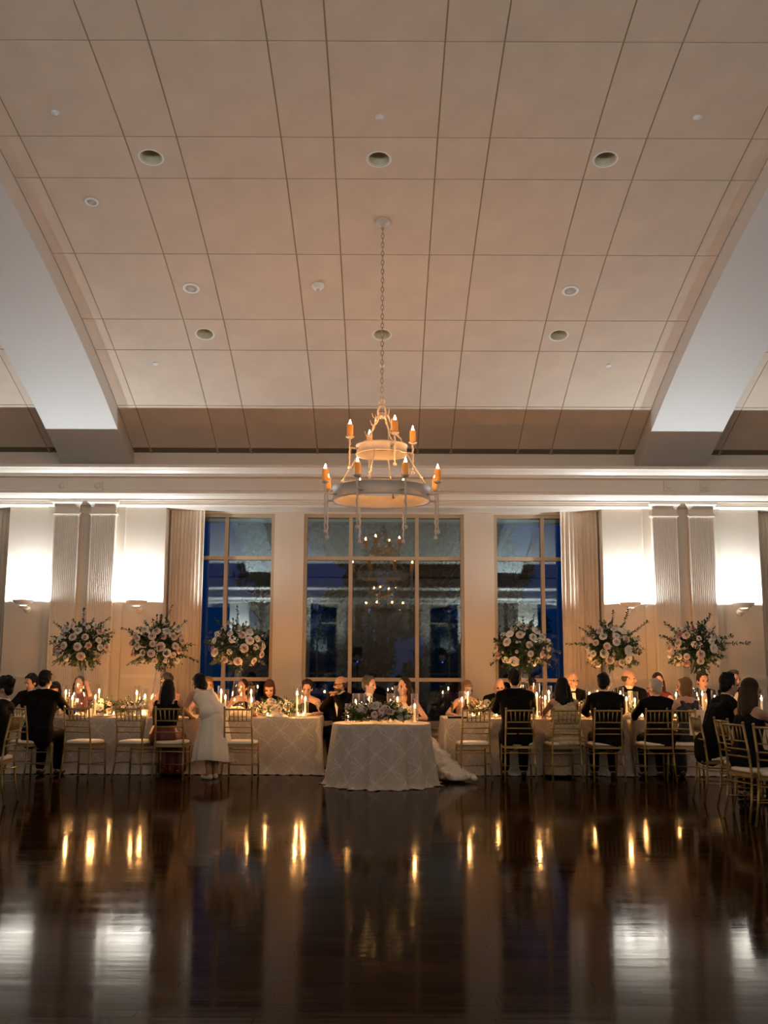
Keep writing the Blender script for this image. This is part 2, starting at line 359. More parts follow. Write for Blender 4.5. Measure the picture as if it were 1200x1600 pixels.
for X0 in (-BAY, 0, BAY):
    for i in range(len(rows)-1):
        a0, a1 = rows[i]+G, rows[i+1]-G
        for j in range(len(cols)-1):
            x0, x1 = X0+cols[j]+G, X0+cols[j+1]-G
            if abs(x0) > XE and abs(x1) > XE: continue
            x0, x1 = max(x0, -XE), min(x1, XE)
            h = [q for q in holes if a0 < q[0] < a1 and x0 < q[1] < x1]
            c_ = VP((a0+a1)/2, 0, (x0+x1)/2); seen = a1 > 2.6 and abs(c_[0]) < .40*c_[1]+.9 and (X0 == 0 or abs(c_[0]) < 6.9)
            if seen:
                b_ = MB(); tile(b_, a0, a1, x0, x1, h[0] if h else None); b_.v = [(p[0]-c_[0], p[1]-c_[1], p[2]-c_[2]) for p in b_.v]
                b_.build('ceiling_tile', 'tile_fabric', cl, loc=c_)
            else: tile(rest, a0, a1, x0, x1, h[0] if h else None)
    for a in rows:
        p0, p1 = VP(a-.02, -.008, X0-4.28), VP(a+.02, -.03, X0+4.28)
        q = [VP(a-.02, -.008, 0), VP(a+.02, -.008, 0), VP(a+.02, -.03, 0), VP(a-.02, -.03, 0)]
        joints.extrude([(p[1], p[2]) for p in q], max(X0-4.28, -XE), min(X0+4.28, XE), 0)
    for x in cols[1:-1]:
        x += X0
        if abs(x) > XE: continue
        for s in range(72):
            a0, a1 = -12.4+24.8*s/72, -12.4+24.8*(s+1)/72
            joints.add([VP(a, o_, x+d) for a in (a0, a1) for o_, d in ((-.007, -.02), (-.007, .02), (-.03, .02), (-.03, -.02))], [(0, 1, 5, 4), (1, 2, 6, 5), (2, 3, 7, 6), (3, 0, 4, 7)])
tag(rest.build('ceiling_tiles_beyond', 'tile_fabric', cl), kind='stuff'); tag(joints.build('joint_strips', 'tile_joint', cl), kind='stuff')
for sgn in (1, -1):                                     # linear air slot along each spring line, with short dividers
    for X0 in (-BAY, 0, BAY):
        xa, xb = max(X0-4.275, -XE), min(X0+4.275, XE); b_ = MB(); dv = MB()
        q = [VP(sgn*12.405, -.012, 0), VP(sgn*12.6, -.012, 0), VP(sgn*12.6, -.06, 0), VP(sgn*12.405, -.06, 0)]
        b_.extrude([(p[1], p[2]) for p in q], xa, xb, 0)
        for x in cols[1:-1]:
            if abs(X0+x) < XE:
                q = [VP(sgn*12.41, -.004, 0), VP(sgn*12.58, -.004, 0), VP(sgn*12.58, -.03, 0), VP(sgn*12.41, -.03, 0)]
                dv.extrude([(p[1], p[2]) for p in q], X0+x-.02, X0+x+.02, 0)
        dv.build('slot_divider', 'tile_joint', b_.build('air_slot', 'slot_dark', cl))
for xb, lab in ((-XB, 'left of the chandelier'), (XB, 'right of the chandelier')):
    mb = MB(); vs = []; fs = []; n = 48
    for i in range(n+1):
        a = -12.62+25.24*i/n; vs += [VP(a, .30, xb-.575), VP(a, .30, xb+.575), VP(a, -.03, xb+.575), VP(a, -.03, xb-.575)]
    for i in range(n):
        k = 4*i; fs += [(k, k+1, k+5, k+4), (k+1, k+2, k+6, k+5), (k+2, k+3, k+7, k+6), (k+3, k, k+4, k+7)]
    fs += [(3, 2, 1, 0), (4*n, 4*n+1, 4*n+2, 4*n+3)]; mb.add(vs, fs)
    tag(mb.build('beam', 'beam_paint'), 'broad white arched ceiling beam '+lab, 'beam', kind='structure')

# --- front wall
ZS, ZH = zat(1134, 17.05), zat(803, 17.0)               # sill and head of the windows
OPEN = [(-3.50, -1.83), (-1.34, 1.34), (1.84, 3.50)]
mb = MB(); mb.b2((-XE, 17.16, 3.9), (XE, 17.4, 5.35))
for xc in (-14.55, -XB, XB, 14.55):
    x0, x1 = max(xc-1.28, -XE), min(xc+1.28, XE); mb.b2((x0, W_F, 0), (x1, 17.3, 4.3))
    if abs(xc) < 10: mb.b2((xc-.63, W_F-.05, 0), (xc+.63, W_F, 4.1))
for X0 in (-BAY, 0, BAY):
    mb.b2((X0-3.57, 17.0, 0), (X0+3.57, 17.3, ZS)); mb.b2((X0-3.57, 17.0, ZH), (X0+3.57, 17.3, 4.4))
    for a, b in ((-3.57, -3.5), (-1.83, -1.34), (1.34, 1.84), (3.5, 3.57)): mb.b2((X0+a, 17.0, ZS), (X0+b, 17.3, ZH))
wf = tag(mb.build('wall_front', 'wall_paint'), 'cream wall with window recesses and pairs of fluted pilasters', 'wall', kind='structure')
tag(back(wf), 'cream wall behind the camera, mirrored in the windows', 'wall', kind='structure').name = 'wall_back'
prof = [(17.3, zat(727, 16.1)), (16.10, zat(727, 16.1)), (16.10, zat(731.5, 16.1)), (16.125, zat(733, 16.125)), (16.16, zat(737, 16.16)), (16.21, zat(741, 16.21)), (16.215, zat(745, 16.215)),
        (16.33, zat(746, 16.33)), (16.36, zat(749, 16.36)), (16.38, zat(767, 16.38)), (16.28, zat(768.5, 16.28)), (16.28, zat(772, 16.28)), (16.31, zat(776, 16.31)), (16.36, zat(781, 16.36)), (16.36, zat(783, 16.36)),
        (16.42, zat(784, 16.42)), (16.42, zat(786.5, 16.42)), (16.47, zat(787, 16.47)), (16.47, zat(790, 16.47)), (16.52, zat(793, 16.52)), (16.62, zat(795, 16.62)), (17.3, zat(795, 16.62))]
co = tag(MB().extrude(prof, -XE, XE, 0).build('trim_1', 'trim_paint'), 'deep cream cornice running along the window wall', 'cornice', kind='structure')
tag(back(co), 'cream cornice along the wall behind the camera', 'cornice', kind='structure').name = 'trim_2'
for nm, s in (('wall_left', -1), ('wall_right', 1)):
    tag(MB().b2((s*XE, 2*YC-17.4, -.2), (s*(XE+.3), 17.4, 8.2)).build(nm, 'wall_paint'), 'plain cream end wall of the hall', 'wall', kind='structure')
rail = MB()
for xc in (-XB, XB):
    for a, b in ((-1.28, -.64), (.64, 1.28)):
        rail.b2((xc+a, W_F-.022, 1.285), (xc+b, W_F, 1.325)); rail.b2((xc+a, W_F-.03, 1.325), (xc+b, W_F, 1.34)); rail.b2((xc+a, W_F-.02, 0), (xc+b, W_F, .16))
rl = tag(rail.build('trim_3', 'trim_paint'), 'slim cream chair rail and skirting beside the pilasters', 'trim', kind='structure')
sl = MB()
for X0 in (-BAY, 0, BAY):
    sl.b2((X0-3.5, 16.93, ZS-.045), (X0+3.5, 17.05, ZS)); sl.b2((X0-3.5, 16.975, ZS-.17), (X0+3.5, 17.0, ZS-.14)); sl.b2((X0-3.5, 16.97, 0), (X0+3.5, 17.0, .15))
tag(sl.build('trim_4', 'window_frame'), 'tan window sill and moulding below the windows', 'trim', kind='structure')

# --- fluted pilasters in pairs
def pilaster():
    p = thing('pilaster', '', 'pilaster', kind='structure'); w = .18; zt = zat(807, 16.42); z1 = zat(795, 16.42); yb, yf = W_F-.05, W_F-.17
    pr = [(-w-.02, yb), (-w-.02, yf), (-w, yf)]; nfl = 12; step = 2*w/nfl
    for k in range(nfl):
        x = -w+k*step; pr += [(x+.005, yf), (x+.008, yf+.012), (x+step-.008, yf+.012), (x+step-.005, yf)]
    pr += [(w, yf), (w+.02, yf), (w+.02, yb)]
    MB().extrude(pr, .32, zt, 2).build('shaft', 'trim_paint', p)
    MB().b2((-.22, yf-.02, 0), (.22, yb, .26)).b2((-.21, yf-.01, .26), (.21, yb, .32)).build('base', 'trim_paint', p)
    c = MB().b2((-.205, yf-.008, zt), (.205, yb, zt+.02)).b2((-.225, yf-.03, zt+.02), (.225, yb, zt+.05)).b2((-.20, yf, zt+.05), (.20, yb, zt+.14))
    for (r0, r1, q0, q1) in ((.0, .012, .14, .17), (.012, .05, .17, .215), (.055, .06, .215, .25)):
        lo, hi = zt+q0, zt+q1
        c.add([(-.2-r0, yf-r0, lo), (.2+r0, yf-r0, lo), (.2+r0, yb, lo), (-.2-r0, yb, lo), (-.2-r1, yf-r1, hi), (.2+r1, yf-r1, hi), (.2+r1, yb, hi), (-.2-r1, yb, hi)],
              [(0, 1, 5, 4), (1, 2, 6, 5), (2, 3, 7, 6), (3, 0, 4, 7), (0, 3, 2, 1), (4, 5, 6, 7)])
    c.build('capital', 'trim_paint', p); return p
p0 = None
for xc, side in ((-XB, 'left'), (XB, 'right')):
    for d, io in ((-.295, ('outer', 'inner')), (.295, ('inner', 'outer'))):
        p = pilaster() if p0 is None else dup(p0); p0 = p0 or p; p.location = (xc+d, 0, 0)
        tag(p, 'cream fluted pilaster, %s of the %s pair' % (io[side == 'right'], side))
        tag(back(p), 'fluted pilaster on the wall behind the camera', group='pilasters behind the camera')

# --- windows
def window(name, x0, x1, mull, label):
    w = thing(name, label, 'window', ((x0+x1)/2, 17.1, 0), kind='structure'); cx = (x0+x1)/2; x0 -= cx; x1 -= cx; mull = [m-cx for m in mull]
    fw, y0, y1 = .055, -.06, .06; zt = [zat(1062, 17.05), zat(872.5, 17.05)]
    MB().b2((x0, y0, ZS), (x0+fw, y1, ZH)).b2((x1-fw, y0, ZS), (x1, y1, ZH)).b2((x0+fw, y0, ZH-.06), (x1-fw, y1, ZH)).b2((x0+fw, y0, ZS), (x1-fw, y1, ZS+.07)).build('frame', 'window_frame', w)
    for m in mull: MB().b2((m-.03, y0+.01, ZS+.07), (m+.03, y1, ZH-.06)).build('mullion', 'window_frame', w)
    xs = [x0+fw]+[q for m in mull for q in (m-.03, m+.03)]+[x1-fw]; zs = [ZS+.07, zt[0]-.03, zt[0]+.03, zt[1]-.03, zt[1]+.03, ZH-.06]
    for i in range(0, len(xs), 2):
        for z in zt: MB().b2((xs[i], y0+.015, z-.03), (xs[i+1], y1, z+.03)).build('transom', 'window_frame', w)
        for j in range(0, 6, 2):
            a, b, c, d = xs[i], xs[i+1], zs[j], zs[j+1]
            MB().add([(a, .02, c), (b, .02, c), (b, .02, d), (a, .02, d)], [(0, 1, 2, 3)]).build('pane', 'window_glass', w)
    return w
ws = [window('window_1', *OPEN[0], [-2.64], 'narrow dark window left of centre, half behind the curtain'), window('window_2', *OPEN[1], [-.555, .555], 'wide dark centre window of nine panes behind the chandelier'),
      window('window_3', *OPEN[2], [2.66], 'narrow dark window right of centre, half behind the curtain')]
n = 3
for X0 in (-BAY, BAY):
    for w in ws:
        c = dup(w); n += 1; c.name = 'window_%d' % n; c.location.x += X0; tag(c, 'dark window in the next bay beyond the frame', group='windows of the next bays')
for w in ws: c = back(w); n += 1; c.name = 'window_%d' % n; tag(c, 'dark window in the wall behind the camera', group='windows behind the camera')

# --- curtains
def curtain(x0, x1, Y, seed, z0=.03, z1=None, flare=0.0, name='curtain'):
    rr = random.Random(seed); z1 = z1 or ZH+.03; npl = int(abs(x1-x0)/.062); ph = [rr.uniform(-.5, .5) for _ in range(npl*2+2)]; am = [rr.uniform(.6, 1.3) for _ in range(npl+2)]
    ns = npl*8; lev = [z1, z1-.12, z1-.35, 3.0, 2.0, 1.0, .5, z0]; vs = []; fs = []
    cx = (x0+x1)/2
    for li, z in enumerate(lev):
        g = (.35, .4, .8, 1, 1.05, 1.05, 1.1, 1.1)[li]; dr = (z1-z)/z1
        for sd in (0, 1):
            for i in range(ns+1):
                u = i/ns; k = min(int(u*npl), npl-1); w = u*npl*2*pi + .5*sin(dr*2+ph[k])
                x = x0+(x1-x0)*u+flare*dr*(u if flare > 0 else 1-u)+.012*dr*sin(w*.37+seed)
                yy = -.055*g*am[k]*(.5+.5*cos(w)) + .02*sin(u*9+seed)*dr
                vs.append((x-cx, yy+sd*.012, z))
    W = ns+1
    for li in range(len(lev)-1):
        for i in range(ns):
            a = li*2*W+i; fs.append((a, a+1, a+1+2*W, a+2*W)); b = a+W; fs.append((b, b+2*W, b+1+2*W, b+1))
        a = li*2*W; fs.append((a, a+2*W, a+3*W, a+W)); a += ns; fs.append((a, a+W, a+3*W, a+2*W))
    return MB().add(vs, fs).build(name, 'linen', None, True, (cx, Y, 0))
for a, b, s, fl, lab in ((-3.54, -2.98, 1, -.0, 'pleated beige curtain left of the chandelier, beside the sconce'), (2.93, 3.54, 2, .0, 'pleated beige curtain right of the chandelier, with a blue-lit edge'),
                     (-6.75, -6.16, 3, 0, 'beige curtain cut by the left edge of the picture'), (6.16, 6.75, 4, 0, 'beige curtain cut by the right edge of the picture')):
    c = tag(curtain(a, b, 16.88, s), lab, 'curtain')
    if s < 3: tag(back(c), 'beige curtain on the wall behind the camera, opposite the %s' % lab.split(',')[0].replace('pleated beige ', ''), 'curtain', 'curtains behind the camera')
for k in range(5):
    c = curtain(-1.5+k*.6, -.9+k*.6, 16.86, 20+k); tag(back(c), 'drawn curtain over the window behind the camera, the %s panel' % ORD[k], 'curtain', 'drawn curtains behind the camera')
    for e in (c,): bpy.data.objects.remove(e)
# --- wall sconces
def sconce():
    s = thing('wall_sconce', '', 'wall lamp'); y = -.21
    pr = [(.012, -.085), (.06, -.083), (.11, -.066), (.15, -.036), (.172, -.004), (.178, .0), (.168, 0), (.145, -.03), (.105, -.058), (.055, -.073), (.012, -.075)]
    MB().lathe(pr, 28, (0, y, 0), close=True).build('bowl', 'plaster', s, True)
    MB().lathe([(.001, -.125), (.04, -.125), (.072, -.112), (.085, -.095), (.078, -.095), (.04, -.112), (.001, -.112)], 24, (0, y, 0)).build('lower_dish', 'plaster', s, True)
    MB().lathe([(.001, -.092), (.05, -.092), (.05, -.088), (.001, -.088)], 20, (0, y, 0)).build('gap_glow', 'leak_glow', s, True)  # glowing disc stands in for bulb light leaking between bowl and dish
    MB().tube([(0, y, -.118), (0, -.10, -.135), (0, -.02, -.14)], .028, 10).build('arm', 'plaster', s, True)
    MB().lathe([(.001, .035), (.045, .03), (.06, .0), (.001, 0)], 20, (0, -.002, -.14), axis=(0, -1, 0)).build('wall_plate', 'plaster', s, True)
    ld = bpy.data.lights.new('bulb', 'POINT'); ld.energy = SCONCE_W; ld.shadow_soft_size = .035; ld.color = SCONCE_COL
    l = bpy.data.objects.new('bulb', ld); COL.objects.link(l); l.parent = s; KIDS.setdefault(s.name, []).append(l); l.location = (0, y, -.012)
    return s
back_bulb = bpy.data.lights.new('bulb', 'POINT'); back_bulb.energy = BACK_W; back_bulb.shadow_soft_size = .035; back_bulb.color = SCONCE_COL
s0 = None; zs_ = zat(940, 16.4)
for x, lab in ((-XB-.905, 'white bowl wall sconce at the far left, outside the left pilasters'), (-XB+.905, 'white bowl wall sconce between the left pilasters and the curtain'),
               (XB-.905, 'white bowl wall sconce between the right curtain and pilasters'), (XB+.905, 'white bowl wall sconce at the far right, outside the right pilasters'), (-13.65, ''), (13.65, '')):
    s = sconce() if s0 is None else dup(s0); s0 = s0 or s; s.location = (x, W_F, zs_); tag(s, lab or 'white wall sconce in the next bay %s, out of the frame' % ('left' if x < 0 else 'right'), group=None if lab else 'sconces of the next bays')
    if not lab: s['group'] = 'sconces of the next bays'
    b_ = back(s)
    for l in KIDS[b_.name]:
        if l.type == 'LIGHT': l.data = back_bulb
    k_ = getattr(sconce, 'k', 0); sconce.k = k_+1; tag(b_, 'white bowl sconce on the wall behind the camera, %s' % ('opposite the far left one', 'opposite the left curtain', 'opposite the right curtain', 'opposite the far right one', 'in the next bay left', 'in the next bay right')[k_], group='sconces behind the camera')

# ================================================================== ceiling fittings
def on_vault(o, px, py, off=0.0):
    a, x = vault(px, py); o.location = VP(a, off, x); o.rotation_euler = (-(a/RV), 0, 0); return o
def downlight():
    d = thing('downlight', '', 'ceiling light')
    MB().lathe([(HR-.006, .004), (HR+.022, -.004), (HR+.026, .0), (HR-.004, .012)], 32, close=True).build('trim_ring', 'plaster', d, True)
    MB().lathe([(HR-.003, .0), (HR-.010, .17), (HR-.05, .19), (.001, .19), (.001, .205), (HR+.003, .19), (HR+.003, .003)], 32).build('can', 'can_metal', d, True)
    MB().lathe([(.001, .10), (.02, .105), (.036, .12), (.040, .14), (.034, .185), (.001, .19)], 20).build('lamp_bulb', 'bulb_dark', d, True)
    return d
dl = None
for (px, py), lab in zip(down_px, ('upper row, left', 'upper row, middle, above the chandelier rose', 'upper row, right', 'lower row, left', 'lower row, behind the chandelier chain', 'lower row, right')):
    d = downlight() if dl is None else dup(dl); dl = dl or d; on_vault(d, px, py); tag(d, 'unlit recessed ceiling downlight, '+lab)
def speaker(r):
    s = thing('ceiling_speaker', '', 'speaker')
    MB().lathe([(r*.62, -.010), (r*.95, -.012), (r, -.004), (r, .0), (r*.62, .0)], 32, close=True).build('rim', 'white_plastic', s, True)
    MB().lathe([(.001, -.006), (r*.6, -.004), (r*.62, .0), (.001, .0)], 28).build('grille', 'grille', s, True); return s
for px, py, r, lab in ((299, 450, .118, 'round white ceiling speaker, left of the smoke detector'), (891, 454, .118, 'round white ceiling speaker on the right side of the vault'), (143, 315, .085, 'small round ceiling speaker near the left beam, below the upper downlight')):
    tag(on_vault(speaker(r), px, py), lab)
sp_ = None
for (px, py), lab in zip(((86, 176), (594, 183), (1090, 183), (243, 568), (597, 571), (951, 571)), ('top left of the vault', 'top middle of the vault', 'top right of the vault', 'lower left, below a downlight', 'lower middle, behind the chandelier chain', 'lower right, below a downlight')):
    if sp_ is None:
        s = thing('sprinkler_cover', '', 'sprinkler'); MB().lathe([(.001, -.014), (.036, -.012), (.042, -.004), (.042, 0), (.001, 0)], 24).build('plate', 'white_plastic', s, True)
        MB().lathe([(.043, -.002), (.05, -.001), (.05, .0), (.043, .0)], 24, close=True).build('rim', 'plaster', s, True); sp_ = s
    else: s = dup(sp_)
    tag(on_vault(s, px, py), 'small white sprinkler cover disc at the '+lab)
sd = thing('smoke_detector', 'white dome smoke detector on the ceiling left of the chandelier chain', 'smoke detector')
MB().lathe([(.001, 0), (.085, 0), (.085, -.018), (.001, -.018)], 28).build('base', 'white_plastic', sd, True)
MB().lathe([(.08, -.018), (.07, -.045), (.035, -.065), (.001, -.068)], 28).build('dome', 'white_plastic', sd, True)
MB().lathe([(.022, -.062), (.016, -.085), (.001, -.088)], 14).build('sensor', 'grille', sd, True); on_vault(sd, 497, 446)
for px, lab in ((97, 'left, outer of the two'), (153, 'left, inner of the two'), (1045, 'right, inner of the two'), (1101, 'right, outer of the two')):
    f = thing('frieze_speaker', 'small square cream speaker plate on the cornice frieze, '+lab, 'speaker', at(px, 759, 16.355))
    MB().b2((-.075, -.012, -.075), (.075, .006, .075)).build('plate', 'trim_paint', f); MB().lathe([(.001, .004), (.05, .004), (.056, 0), (.001, 0)], 20, (0, -.012, 0), axis=(0, -1, 0)).build('grille', 'wall_paint', f, True)

# ------------------------------------------------------------------ chandeliers
def chandelier():
    """origin at the middle of the lower ring's bottom rim"""
    c = thing('chandelier', '', 'chandelier'); rr = random.Random(5)
    def band(name, r, z0, h):
        MB().lathe([(r, z0), (r+.004, z0-.008), (r+.022, z0-.008), (r+.024, z0+.008), (r+.012, z0+.012), (r+.012, z0+h-.012), (r+.024, z0+h-.008), (r+.022, z0+h+.006), (r, z0+h+.004)], 56, close=True).build(name, 'white_metal', c, True)
    band('lower_ring', .560, 0, .145); band('upper_ring', .285, .553, .105)
    def arm(x, y, base, zc, R0, ln):
        u = V((x, y, 0)).normalized(); p = V((x, y, 0)); q = u*R0
        b = MB().tube([(q.x, q.y, base), (p.x, p.y, base)], .012, 6)
        k = 10
        pts = []; rad = []
        for i in range(k+1):
            z = zc-.02-(ln-.04)*i/k; pts.append((p.x+.004*(-1)**i, p.y, z)); rad.append(.011 if i < 4 else .013-.0006*i+.003*(i % 2))
        b.tube(pts, rad, 6); b.ell((p.x, p.y, zc-ln), .024, n=10, m=7)
        b.lathe([(.001, -.03), (.02, -.028), (.05, -.006), (.052, .0), (.001, .0)], 14, (p.x, p.y, zc)); a = b.build('candle_arm', 'white_metal', c, True)
        MB().lathe([(.001, 0), (.036, 0), (.038, .02), (.037, .13), (.032, .145), (.012, .14), (.001, .138)], 16, (p.x, p.y, zc)).build('candle', 'wax_amber', a, True)
        MB().lathe([(.001, .130), (.012, .142), (.016, .155), (.010, .178), (.001, .205)], 10, (p.x, p.y, zc)).build('flame', 'bulb_flame', a, True)
    for k in range(8):
        t = R(22.5+45*k); arm(.70*cos(t), .70*sin(t), .04, .183, .57, .585)
    for k in range(4):
        t = R(-90+22+90*k); arm(.40*cos(t), .40*sin(t), .60, .735, .30, .37)
    top = 1.03
    for k in range(4):                                   # twisted twig rods from crown to upper ring, plain rods down to the lower ring
        t = R(45+90*k+12); pts = [(.04*cos(t), .04*sin(t), top)]; 
        for i in range(1, 8):
            u = i/7; r = .04+(.29-.04)*u; pts.append((r*cos(t)+rr.uniform(-.014, .014), r*sin(t)+rr.uniform(-.014, .014), top-(top-.655)*u+(.03 if i == 1 else 0)))
        b = MB().tube(pts, [.012]+[.013, .010]*3+[.012], 6)
        for i in (1, 2, 3, 5, 6):
            p = V(pts[i]); d = V((rr.uniform(-1, 1), rr.uniform(-1, 1), rr.uniform(.2, 1))).normalized(); b.tube([p, p+d*.04+V((0, 0, -.01)), p+d*.07+V((0, 0, .035))], [.008, .006, .002], 5)
        b.build('twig_rod', 'white_metal', c, True)
        t = R(45+90*k+30); q0 = V((.29*cos(t), .29*sin(t), .57)); q1 = V((.56*cos(t), .56*sin(t), .12))
        b = MB().tube([q0, q0.lerp(q1, .5), q1], .009, 6).ell(q0.lerp(q1, .7), .018, n=8, m=6); b.lathe([(.018, -.005), (.028, 0), (.018, .005)], 12, tuple(q1), axis=(cos(t), sin(t), .3), close=True); b.build('stay_rod', 'white_metal', c, True)
    b = MB(); b.tube([(0, 0, .99), (0, 0, 1.06)], .03, 10)
    for k in range(4):
        t = R(90*k+45); b.tube([(.035*cos(t), .035*sin(t), 1.0), (.07*cos(t), .07*sin(t), 1.06), (.045*cos(t), .045*sin(t), 1.13), (0, 0, 1.16)], [.011, .010, .009, .008], 6)
    b.lathe([(.030, -.008), (.046, 0), (.030, .008)], 16, (0, 0, 1.19), axis=(0, 1, 0), close=True); b.build('crown_hook', 'white_metal', c, True)
    return c
CH_Y = 12.2; cz = zat(782.5, CH_Y); ca, cx_ = vault(598, 347); ctop = VP(ca, 0, cx_)
CH_Y = ctop[1]; cz = zat(782.5, CH_Y)
ch = chandelier(); ch.location = (ctop[0], CH_Y, cz); tag(ch, 'two-tier white iron ring chandelier hanging over the hall with amber candles')
zl = 1.19; H_ = ctop[2]-cz; ln = MB(); i = 0
while zl < H_-.05:
    L = .075; q = []
    for k in range(10):
        t = 2*pi*k/10; p = (.016*cos(t), .0, .036*sin(t)+zl+.036); q.append(p if i % 2 == 0 else (0, p[0], p[2]))
    q.append(q[0]); q.append(q[1]); ln.tube(q, .0055, 5, cap=False); zl += .057; i += 1
tag(ln.build('chain', 'chain_metal', ch, True), kind='stuff')
cn = MB().lathe([(.001, -.075), (.02, -.07), (.03, -.05), (.07, -.035), (.095, -.015), (.10, .0), (.001, .01)], 28).build('ceiling_rose', 'white_metal', ch, True, (0, 0, H_)); cn.rotation_euler = (-(ca/RV), 0, 0)
c2 = back(ch); tag(c2, 'second matching chandelier behind the camera, mirrored in the window')

# ================================================================== tables and linen
TH = .76
def rect_cloth(name, x0, x1, y0, y1, label, seed, hem=.045):
    rr = random.Random(seed); cx, cy = (x0+x1)/2, (y0+y1)/2; hx, hy = (x1-x0)/2, (y1-y0)/2; rc = .05; per = []
    def arc(ax, ay, t0):
        for k in range(7):
            t = t0+pi/2*k/6; per.append((ax+rc*cos(t), ay+rc*sin(t), cos(t), sin(t), 1.0 if 0 < k < 6 else .6))
    def side(p, q, nx, ny):
        L = hypot(q[0]-p[0], q[1]-p[1]); n = int(L/.045)
        for k in range(1, n):
            u = k/n; d = min(u, 1-u)*L; per.append((p[0]+(q[0]-p[0])*u, p[1]+(q[1]-p[1])*u, nx, ny, max(0, 1-d/.16)*.6))
    a, b = hx-rc, hy-rc
    arc(a, -b, -pi/2); side((hx, -b), (hx, b), 1, 0); arc(a, b, 0); side((a, hy), (-a, hy), 0, 1); arc(-a, b, pi/2); side((-hx, b), (-hx, -b), -1, 0); arc(-a, -b, pi); side((-a, -hy), (a, -hy), 0, -1)
    n = len(per); S = [0]
    for i in range(n): p, q = per[i], per[(i+1) % n]; S.append(S[-1]+hypot(p[0]-q[0], p[1]-q[1])+(.03 if p[4] > .9 else 0))
    lev = [0, .012, .06, .16, .30, .45, .60, .72, TH-.006]; vs = []; uv = []; fs = []; ph = [rr.uniform(0, 6.28) for _ in range(4)]
    for li, dz in enumerate(lev):
        t = dz/TH
        for i, (x, y, nx, ny, cr) in enumerate(per):
            s = S[i]; w = (.5*sin(s*9+ph[0])+.35*sin(s*17+ph[1])+.25*sin(s*31+ph[2]))
            o = (0 if li == 0 else .008)+hem*t*.6+.022*w*t**1.5+cr*(.055*t+.035*t*sin(6*s*pi))+(.03+.02*sin(s*23+ph[3]) if li == len(lev)-1 else 0)
            z = TH-dz+(.006*sin(s*40+ph[3]) if li == len(lev)-1 else 0); vs.append((x+nx*o, y+ny*o, max(z, .004))); uv.append((s, -dz))
    for li in range(len(lev)-1):
        for i in range(n):
            j = (i+1) % n; fs.append((li*n+i, (li+1)*n+i, (li+1)*n+j, li*n+j))
    mb = MB().add(vs, fs); me = mb.mesh(name); lay = me.uv_layers.new(name='UVMap')
    for p in me.polygons:
        base = [uv[v][0] for v in p.vertices]; wrap = max(base)-min(base) > 1
        for li, v in zip(p.loop_indices, p.vertices): lay.data[li].uv = (uv[v][0]+(S[-1] if wrap and uv[v][0] < 1 else 0), uv[v][1])
    bm = bmesh.new(); bm.from_mesh(me); bm.verts.ensure_lookup_table(); uvl = bm.loops.layers.uv[0]
    f = bm.faces.new([bm.verts[i] for i in range(n)])
    for lp in f.loops: lp[uvl].uv = (lp.vert.co.x, lp.vert.co.y)
    bmesh.ops.recalc_face_normals(bm, faces=bm.faces); bm.to_mesh(me); bm.free()
    me.polygons.foreach_set('use_smooth', [True]*(len(me.polygons)-1)+[False])
    return tag(link(name, me, 'damask', None, (cx, cy, 0)), label, 'tablecloth')
def rect_table(x0, x1, y0, y1, label):
    t = thing('banquet_table', label, 'table', ((x0+x1)/2, (y0+y1)/2, 0)); hx, hy = (x1-x0)/2-.03, (y1-y0)/2-.03
    MB().b2((-hx, -hy, TH-.04), (hx, hy, TH-.006)).build('table_top', 'bark', t)
    for a in (-1, 1):
        for b in (-1, 1): MB().tube([(a*(hx-.1), b*(hy-.1), 0), (a*(hx-.12), b*(hy-.12), TH-.04)], .018, 8).build('leg', 'black_plastic', t, True)
YT0, YT1 = 14.42, 15.42
XS = dict(a0=-5.78, a1=-3.38, b0=-3.27, b1=-.885, c0=.845, c1=3.37, d0=3.49, d1=5.95)
for k, lab in (('a', 'far-left'), ('b', 'inner left'), ('c', 'inner right'), ('d', 'far-right')):
    rect_table(XS[k+'0'], XS[k+'1'], YT0, YT1, 'long banquet table hidden under the %s white damask cloth' % lab)
    rect_cloth('tablecloth', XS[k+'0'], XS[k+'1'], YT0, YT1, {'a': 'ivory damask cloth on the far-left long table, behind two empty chairs', 'b': 'ivory damask cloth on the inner left long table, with an open right end',
      'c': 'ivory damask cloth on the inner right long table, beside the wedding train', 'd': 'ivory damask cloth on the far-right long table, behind the grey-haired guest'}[k], ord(k))
for s, lab in ((-1, 'left'), (1, 'right')):
    x0, x1 = sorted((s*4.78, s*5.75)); rect_table(x0, x1, 8.6, 12.45, 'long banquet table running along the %s edge of the picture' % lab)
    rect_cloth('tablecloth', x0, x1, 8.6, 12.45, 'ivory damask cloth on the table along the %s picture edge' % lab, 40+s)
